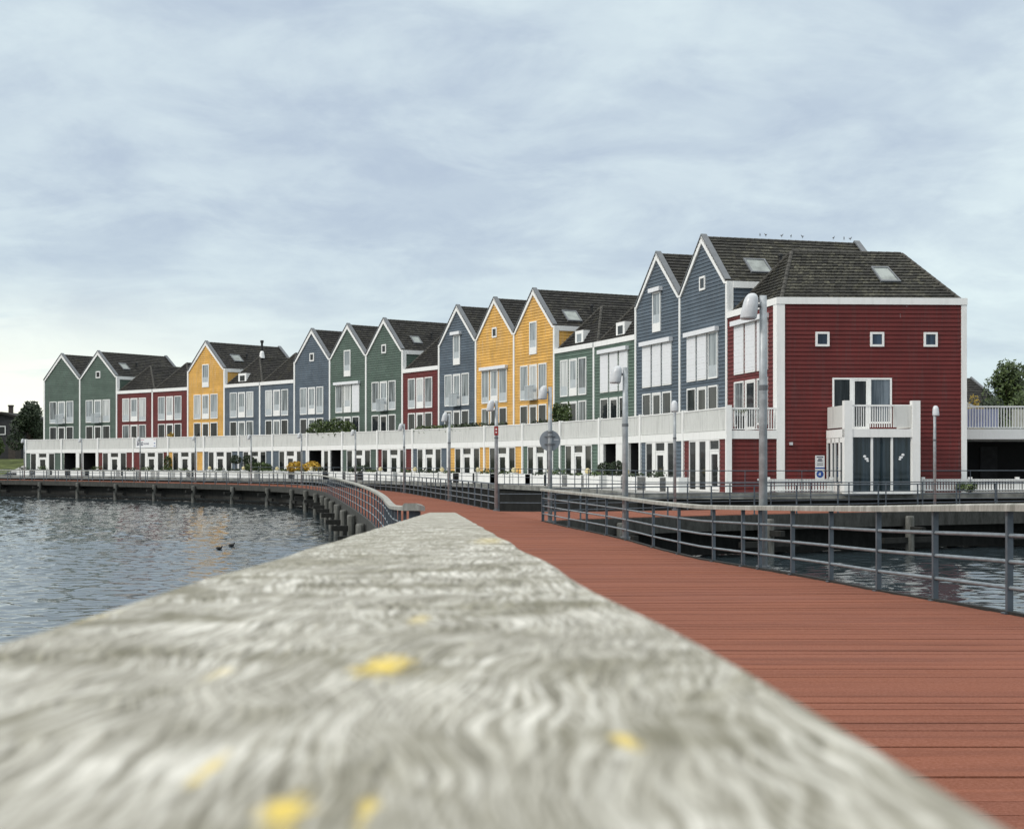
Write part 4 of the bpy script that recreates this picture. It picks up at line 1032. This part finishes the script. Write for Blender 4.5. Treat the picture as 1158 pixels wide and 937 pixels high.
for i, a, lab in ((6, .12, 'left dark ball topiary tree before the blue hipped houses'), (6, .50, 'right dark ball topiary tree before the blue hipped houses')):
    q = at(i, a, .8)
    plant('topiary_tree', q, GZ, [('trunk', 'bark', lambda mb: mb.tube([(q.x, q.y, GZ), (q.x, q.y, GZ+1.5)], .035, 7)), ('crown', 'leaf_dark', lambda mb: mb.leaves((q.x, q.y, GZ+1.72), (.55, .55, .42), 420, .10)),
          ('pot', 'darkgrey', lambda mb: mb.lathe((q.x, q.y, GZ), [(.2, 0), (.27, .45), (.25, .45), (.2, .40)], 12))], lab, 'topiary', 'ball topiaries')
for i, a, lab in ((7, .93, 'left golden yellow shrub in a pot by the dark porches'), (8, .42, 'right golden yellow shrub in a pot by the dark porches')):
    q = at(i, a, 1.0)
    plant('golden_shrub', q, GZ, [('foliage', 'leaf_yellow', lambda mb: mb.leaves((q.x, q.y, GZ+1.0), (.75, .6, .55), 700, .12)), ('pot', 'darkgrey', lambda mb: mb.lathe((q.x, q.y, GZ), [(.24, 0), (.33, .55), (.30, .55), (.25, .5)], 12))], lab, 'shrub', 'golden shrubs in pots')
q = at(6, .85, 1.0); plant('low_shrub', q, GZ, [('foliage', 'leaf_mid', lambda mb: mb.leaves((q.x, q.y, GZ+1.0), (1.3, .5, .5), 700, .12))], 'spreading green shrub before the second blue hipped house', 'shrub')
q = at(9, .85, 1.1); plant('low_shrub', q, GZ, [('foliage', 'leaf_dark', lambda mb: mb.leaves((q.x, q.y, GZ+.9), (.9, .5, .35), 420, .10))], 'low dark shrub by the door of a mid-row green house', 'shrub')
q = at(16, .34, .5); plant('rounded_shrub', q, GZ, [('foliage', 'leaf_dark', lambda mb: mb.leaves((q.x, q.y, GZ+.85), (.6, .5, .6), 600, .10))], 'rounded dark shrub inside the open porch before the left dark blue house', 'shrub')
q = at(16, .60, .4); plant('rounded_shrub', q, GZ, [('foliage', 'leaf_dark', lambda mb: mb.leaves((q.x, q.y, GZ+1.0), (.5, .5, .5), 500, .10))], 'rounded dark shrub beside the white porch pillar before the blue house', 'shrub')
q = at(4, .05, .3); plant('potted_shrub', q, GZ, [('foliage', 'leaf_mid', lambda mb: mb.leaves((q.x, q.y, GZ+1.3), (.4, .4, .9), 300, .12))], 'narrow climbing shrub against the lone yellow house', 'shrub')
# terrace plants
def terrace_hedge(i, a0, a1, h, m, label, dens=900, rz=0):
    TA, TB = TN[i], TN[i+1]; t2 = (TB-TA).normalized(); n2 = Vector((-t2.y, t2.x)); n2 = n2 if n2.x < 0 else -n2; L = (TB-TA).length
    mb = MB(); N = 7
    for k in range(N):
        q = TA+t2*(a0+(a1-a0)*k/(N-1))*L-n2*.55; hh = h*random.uniform(.75, 1.1)
        mb.leaves((q.x, q.y, TZ+.9+hh*.35), ((a1-a0)*L/N*.9, .35, .35+hh*.6), dens//N, .13)
    q = TA+t2*(a0+a1)/2*L-n2*.55
    return thing(mb, 'terrace_hedge', M[m], label, 'plants', 'hedges and planting on the roof terraces', (q.x, q.y, TZ+.3))
terrace_hedge(8, .02, 1.0, 1.15, 'leaf_mid', 'tall green hedge on the terrace of the first mid-row green house', 2600)
terrace_hedge(11, .08, .95, .22, 'leaf_mid', 'low planting along the terrace of the solitary blue house', 700)
terrace_hedge(12, .1, .9, .22, 'leaf_dark', 'low planting along the terrace of the left yellow house', 700)
terrace_hedge(13, .0, .35, .2, 'leaf_dark', 'short dark planting along the terrace of the right yellow house', 300)
terrace_hedge(14, .62, .98, 1.3, 'leaf_mid', 'tall leafy bush on the terrace of the left sage green house', 1100)
terrace_hedge(14, .05, .5, .2, 'leaf_dark', 'trailing plants on the left sage green house terrace', 300)
terrace_hedge(3, .86, 1.0, .4, 'leaf_red', 'small orange pot plant on the second red house terrace', 160)
# palm-like plant on the end terrace
q = (TN[NH]+NODE[NH])/2-TAN[NH]*-.9; q = TN[NH]+BD[NH]*.75-(TN[NH]-TN[NH-1]).normalized()*.5
mb = MB()
for k in range(16):
    th = random.uniform(0, 6.28); ln = random.uniform(.5, .95); r0 = Vector((math.cos(th), math.sin(th), 0)); s_ = Vector((-r0.y, r0.x, 0))
    pts = [Vector((q.x, q.y, TZ+.75))+r0*ln*u+Vector((0, 0, ln*(1.1*u-.9*u*u))) for u in (0, .35, .7, 1)]
    wv = (.02, .06, .05, .004)
    for (a, wa), (b, wb) in zip(zip(pts[:-1], wv[:-1]), zip(pts[1:], wv[1:])): mb.poly([a-s_*wa, a+s_*wa, b+s_*wb, b-s_*wb])
root = empty('palm_plant', (q.x, q.y, TZ), 'arching palm plant in a pot on the corner terrace of the red end house', 'plant'); part(mb, 'fronds', M['leaf_mid'], root)
mb = MB(); mb.lathe((q.x, q.y, TZ+.01), [(.17, 0), (.24, .7), (.21, .7), (.18, .6)], 12); part(mb, 'pot', M['darkgrey'], root)

# ------------------------------------------------------------------ low slatted fences before the red end house
def slat_fence(P, label):
    root = empty('slat_fence', (P[0].x, P[0].y, GZ), label, 'fence'); P0, P1 = P; t2 = (P1-P0); L = t2.length; t2 /= L; F = Face(P0, t2, Vector((t2.y, -t2.x)))
    mb = MB(); n = int(L/.13)
    for k in range(n): a = (k+.5)*L/n; F.box(mb, a-.04, a+.04, GZ+.08, GZ+.62, -.012, .012)
    part(mb, 'slats', M['white'], root)
    mb = MB(); F.box(mb, 0, L, GZ+.55, GZ+.60, .013, .05); F.box(mb, 0, L, GZ+.12, GZ+.17, .013, .05); F.box(mb, -.0, L, GZ+.62, GZ+.65, -.05, .05); part(mb, 'rail', M['white'], root)
    for k in range(int(L/1.9)+1):
        mb = MB(); a = k*L/max(1, int(L/1.9)); F.box(mb, a-.08, a+.08, GZ, GZ+.74, -.16, -.014); part(mb, 'post', M['white'], root)
slat_fence((Vector((11.6, 64.0)), Vector((14.5, 64.1))), 'white slatted fence left of the glazed bay of the red house')
slat_fence((Vector((18.7, 64.3)), Vector((27.5, 64.9))), 'white slatted fence right of the glazed bay of the red house')
q = Vector((20.6, 64.15)); mb = MB(); mb.leaves((q.x, q.y, GZ+.3), (.5, .25, .2), 160, .10); thing(mb, 'low_shrub', M['leaf_mid'], 'small green plant before the right slatted fence', 'plant', None, (q.x, q.y, GZ))

# ------------------------------------------------------------------ neighbour at the right: open ground floor under a roof terrace
ox, oy = 22.3, 69.5
root = empty('terrace_building', (ox, oy, GZ), 'white framed roof terrace over a dark open ground floor right of the red house', 'building')
mb = MB(); mb.box((ox+12, oy+5, 3.25), (24, 10, .50)); part(mb, 'terrace_slab', M['white'], root)
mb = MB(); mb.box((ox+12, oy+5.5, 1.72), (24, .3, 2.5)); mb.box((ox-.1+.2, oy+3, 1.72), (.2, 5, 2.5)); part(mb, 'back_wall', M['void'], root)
mb = MB(); mb.box((ox+2.9, oy+5.3, 1.6), (.9, .08, 2.2)); part(mb, 'door', M['darkgrey'], root)
for k in range(4):
    mb = MB(); mb.box((ox+5.8+k*5.4, oy+.4, 1.72), (.28, .28, 2.54)); part(mb, 'column', M['white'], root)
mb = MB()
for k in range(150): mb.box((ox+.1+k*.14, oy+.15, 4.05), (.05, .03, 1.0))
part(mb, 'balustrade', M['white'], root)
mb = MB(); mb.box((ox+12, oy+.15, 4.60), (24, .09, .08)); mb.box((ox+12, oy+.15, 3.57), (24, .06, .05)); part(mb, 'handrail', M['white'], root)
mb = MB()
for x, wd, m in ((1.0, 1.5, 0),): mb.box((ox+x, oy+.55, 4.05), (wd, .05, .9))
part(mb, 'blue_windbreak', mat_plain('lavender_blue_cloth', (.30, .33, .50), .8), root)
mb = MB(); mb.box((ox+3.3, oy+.55, 4.03), (1.7, .05, .9)); part(mb, 'cream_windbreak', mat_plain('cream_cloth', (.55, .54, .46), .8), root)

# ------------------------------------------------------------------ trees
def tree(label, base, h, cw, chh, m, n, leaf, trunk_h=None, group=None, clumps=9, name='leafy_tree', seed=1):
    random.seed(seed); x, y, z = base; root = empty(name, base, label, 'tree', group)
    th = trunk_h or h*.35
    mb = MB(); mb.tube([(x, y, z-.2), (x+.1, y, z+th*.6), (x, y, z+h*.72)], [h*.022, h*.016, h*.006], 8)
    tips = []
    for k in range(clumps):
        a = k*2.4; rr = cw*random.uniform(.25, .78); zc = z+th+(h-th)*random.uniform(.15, .86); s0 = z+th*random.uniform(.7, 1.3)
        taper = 1-.45*max(0, (zc-z-th)/(h-th)); q = (x+math.cos(a)*rr*taper, y+math.sin(a)*rr*taper, zc); tips.append(q)
        mb.tube([(x, y, s0), ((x+q[0])/2, (y+q[1])/2, (s0+q[2])/2+.1*h*.2), q], [h*.009, h*.006, h*.002], 6)
    part(mb, 'trunk', M['bark'], root)
    mb = MB()
    for q in tips+[(x, y, z+h*.86)]: mb.leaves(q, (cw*random.uniform(.34, .5), cw*random.uniform(.34, .5), chh*random.uniform(.20, .3)), n//(clumps+1), leaf)
    part(mb, 'crown', M[m], root); random.seed(seed+77)
    return root
def px3(px, py, Y): return ((px-CX)/FPX*Y, Y, CAMZ+(HY-py)/FPX*Y)
b = px3(33, 0, 178); tree('dark bushy tree left of the green end house', (b[0], 178, 2.3), 6.9, 2.5, 5.2, 'leaf_dark', 5200, .20, 1.0, clumps=14, seed=3)
b = px3(47, 0, 190); tree('low reddish shrub tree behind the green end house', (b[0]-.3, 190, 2.3), 5.0, 2.0, 3.6, 'leaf_dark', 2000, .2, .8, clumps=8, seed=4)
b = px3(2, 0, 168); tree('small green bush at the left edge before the dark building', (b[0]-.6, 168, 2.0), 3.4, 1.1, 2.4, 'leaf_mid', 1200, .16, .5, clumps=7, seed=14, name='leafy_bush')
b = px3(1142, 0, 96); tree('tall broadleaf tree rising behind the right terrace', (b[0], 96, GZ), 8.1, 1.9, 5.6, 'leaf_mid', 5200, .17, 2.0, clumps=13, seed=5)
b = px3(1156, 0, 90); tree('dense green tree at the right edge behind the terrace', (b[0]+.8, 90, GZ), 6.0, 2.6, 4.4, 'leaf_mid', 5200, .16, 1.4, clumps=13, seed=6)
b = px3(1118, 0, 84); tree('round dark bush just right of the red house wall', (b[0], 84, GZ), 5.0, 1.5, 3.2, 'leaf_dark', 2600, .14, 1.6, clumps=10, seed=8, name='leafy_bush')
b = px3(1100, 0, 82); tree('thin shrub with orange leaves beside the red house corner', (b[0]+.1, 82, GZ), 5.6, .8, 2.4, 'leaf_red', 420, .13, 3.0, clumps=6, seed=9, name='leafy_bush')
# ------------------------------------------------------------------ background houses
Y = 120; x0, _, zr = px3(1085, 424, Y); x1 = px3(1136, 0, Y)[0]; ze = px3(0, 466, Y)[2]
root = empty('brick_house', ((x0+x1)/2, Y, GZ), 'dark roofed house behind the right terrace and trees', 'house')
mb = MB(); mb.hexa([(x0, Y, GZ), (x1+.3, Y, GZ), (x1+.3, Y+9, GZ), (x0, Y+9, GZ), (x0, Y, ze), (x1+.3, Y, ze), (x1+.3, Y+9, ze), (x0, Y+9, ze)]); part(mb, 'wall', M['brown'], root)
mb = MB(); tile_plane(mb, (x0-.3, Y-.4, ze), (x1+.5, Y-.4, ze), (x1-1.4, Y+4.5, zr), (x0-.3, Y+4.5, zr)); tile_plane(mb, (x1+.5, Y+9.4, ze), (x0-.3, Y+9.4, ze), (x0-.3, Y+4.5, zr), (x1-1.4, Y+4.5, zr)); part(mb, 'roof', M['roof'], root)
mb = MB(); mb.tube([(x1+.5, Y-.45, ze-.05), (x1-1.4, Y+4.45, zr+.05)], .13, 6); part(mb, 'verge', M['lead'], root)
Y = 84; x0 = px3(1096, 0, Y)[0]; x1 = px3(1109, 0, Y)[0]; z0, z1 = px3(0, 462, Y)[2], px3(0, 446, Y)[2]
root = empty('garden_shed', ((x0+x1)/2, Y+2, GZ), 'small shed with blue grey sloping roof beside the red house', 'shed')
mb = MB(); mb.hexa([(x0-1, Y+.2, GZ), (x1-.2, Y+.2, GZ), (x1-.2, Y+3, GZ), (x0-1, Y+3, GZ), (x0-1, Y+.2, z0), (x1-.2, Y+.2, z0-.1), (x1-.2, Y+3, z0-.1), (x0-1, Y+3, z0)]); part(mb, 'wall', M['darkgrey'], root)
mb = MB(); mb.hexa([(x0-1.2, Y, z0-.1), (x1, Y, z0-.1), (x1-.6, Y+3.2, z1), (x0-1.2, Y+3.2, z1), (x0-1.2, Y, z0), (x1, Y, z0), (x1-.6, Y+3.2, z1+.1), (x0-1.2, Y+3.2, z1+.1)]); part(mb, 'roof', M['lead'], root)
Y = 186; x0, x1 = px3(-60, 0, Y)[0], px3(21, 0, Y)[0]; zr, ze, zb = px3(0, 468, Y)[2], px3(0, 473, Y)[2], 2.0
root = empty('dark_building', ((x0+x1)/2, Y, zb), 'dark low-roofed building behind the grass bank at the left edge', 'building')
mb = MB(); mb.poly([(x0, Y, zb), (x1, Y, zb), (x1, Y, ze), (px3(2, 0, Y)[0], Y, zr), (x0, Y, zr-2)]); mb.poly([(x1, Y, zb), (x1, Y+14, zb), (x1, Y+14, ze), (x1, Y, ze)]); mb.poly([(x0, Y+14, zb), (x1, Y+14, zb), (x1, Y+14, ze), (x0, Y+14, ze)]); part(mb, 'wall', M['darkgrey'], root)
mb = MB(); xp = px3(2, 0, Y)[0]
mb.hexa([(x1+.4, Y-.4, ze-.05), (x1+.4, Y+14, ze-.05), (xp, Y+14, zr), (xp, Y-.4, zr), (x1+.4, Y-.4, ze+.25), (x1+.4, Y+14, ze+.25), (xp, Y+14, zr+.3), (xp, Y-.4, zr+.3)]); mb.hexa([(xp, Y-.4, zr), (xp, Y+14, zr), (x0, Y+14, zr-2.2), (x0, Y-.4, zr-2.2), (xp, Y-.4, zr+.3), (xp, Y+14, zr+.3), (x0, Y+14, zr-1.9), (x0, Y-.4, zr-1.9)]); part(mb, 'roof', M['roof'], root)
mb = MB(); xc = px3(3.2, 0, Y)[0]; mb.box((xc, Y+3, zr+.5), (.5, .5, 1.2)); mb.box((xc, Y+3, zr+1.2), (.62, .62, .2)); part(mb, 'chimney', M['brown'], root)
F = Face(Vector((0, Y)), Vector((1, 0)), Vector((0, -1))); window(F, root, px3(-2, 0, Y)[0], px3(6.5, 0, Y)[0], px3(0, 491.5, Y)[2], px3(0, 481.5, Y)[2], 'glass', .1)
mb = MB(); xa = px3(19, 0, Y)[0]; mb.box((xa+.15, Y-1.2, zb+1.3), (.9, 2.2, 2.6)); part(mb, 'porch', M['brown'], root)

# ------------------------------------------------------------------ gulls on the ridge, ducks on the water
ra, rb = V3((NODE[17]+NODE[18])/2, AP+.16), V3((BACK[17]+BACK[18])/2, AP+.16)
WH = ['first', 'second', 'third', 'fourth', 'fifth', 'sixth', 'seventh', 'eighth', 'ninth']
def bird_mesh(mb, c, yaw, k, duck=False):
    """body with tail, neck and head"""
    d = Vector((math.cos(yaw), math.sin(yaw), 0)); c = Vector(c)
    if duck:      # low in the water: full rounded back, short neck
        mb.tube([c-d*.21*k+Vector((0, 0, .035*k)), c-d*.15*k+Vector((0, 0, .03*k)), c-d*.04*k+Vector((0, 0, .025*k)), c+d*.08*k+Vector((0, 0, .03*k)), c+d*.135*k+Vector((0, 0, .065*k)), c+d*.15*k+Vector((0, 0, .12*k)), c+d*.175*k+Vector((0, 0, .15*k)), c+d*.215*k+Vector((0, 0, .145*k))],
                [.02*k, .075*k, .105*k, .085*k, .05*k, .04*k, .045*k, .015*k], 10)
        return
    mb.tube([c-d*.24*k+Vector((0, 0, .05*k)), c-d*.14*k+Vector((0, 0, .02*k)), c, c+d*.11*k+Vector((0, 0, .035*k)), c+d*.155*k+Vector((0, 0, .10*k)), c+d*.165*k+Vector((0, 0, .16*k)), c+d*.19*k+Vector((0, 0, .185*k)), c+d*.225*k+Vector((0, 0, .18*k))],
            [.008*k, .05*k, .085*k, .062*k, .035*k, .036*k, .044*k, .012*k], 8)
for j, px in enumerate((859.5, 866, 884, 894.5, 907.5, 942.5, 954.5, 961.5)):
    k = (px-CX)/FPX; u = (k*ra.y-ra.x)/((rb.x-ra.x)-k*(rb.y-ra.y)); q = ra.lerp(rb, u)+Vector((0, 0, .075)); yaw = random.uniform(0, 6.28)
    root = empty('perched_gull', q, f'{WH[j]} small gull from the left perched on the tall blue house ridge', 'gull', 'gulls perched on the blue house ridge')
    mb = MB(); bird_mesh(mb, q, yaw, .4); part(mb, 'body', M['bird'], root, True)
    mb = MB()
    for sg in (-1, 1): mb.tube([q+Vector((-math.sin(yaw)*.03*sg, math.cos(yaw)*.03*sg, -.10)), q+Vector((-math.sin(yaw)*.02*sg, math.cos(yaw)*.02*sg, -.03))], .008, 5)
    part(mb, 'legs', M['blackplastic'], root)
for j, (px, py, yaw, lab) in enumerate(((248, 621, .15, 'nearer of the two black coots on the lake in midwater'), (262, 617.5, .1, 'farther of the two black coots on the lake in midwater'),
                           (70, 576.5, 2.9, 'left duck of the distant pair near the boardwalk'), (77.5, 575, 3.0, 'right duck of the distant pair near the boardwalk'), (29, 564.5, .2, 'lone distant duck close to the boardwalk at far left'))):
    Y = (CAMZ+1.5)*FPX/(py-HY); q = Vector(((px-CX)/FPX*Y, Y, -1.465)); k = .62
    root = empty('swimming_coot', q, lab, 'water bird', 'water birds on the lake')
    mb = MB(); bird_mesh(mb, q, yaw, k, True); part(mb, 'body', M['duck'], root, True)
    mb = MB(); d = Vector((math.cos(yaw), math.sin(yaw), 0)); mb.tube([q+d*.21*k+Vector((0, 0, .147*k)), q+d*.26*k+Vector((0, 0, .138*k))], [.02*k, .006*k], 6); part(mb, 'beak', M['beak'], root)
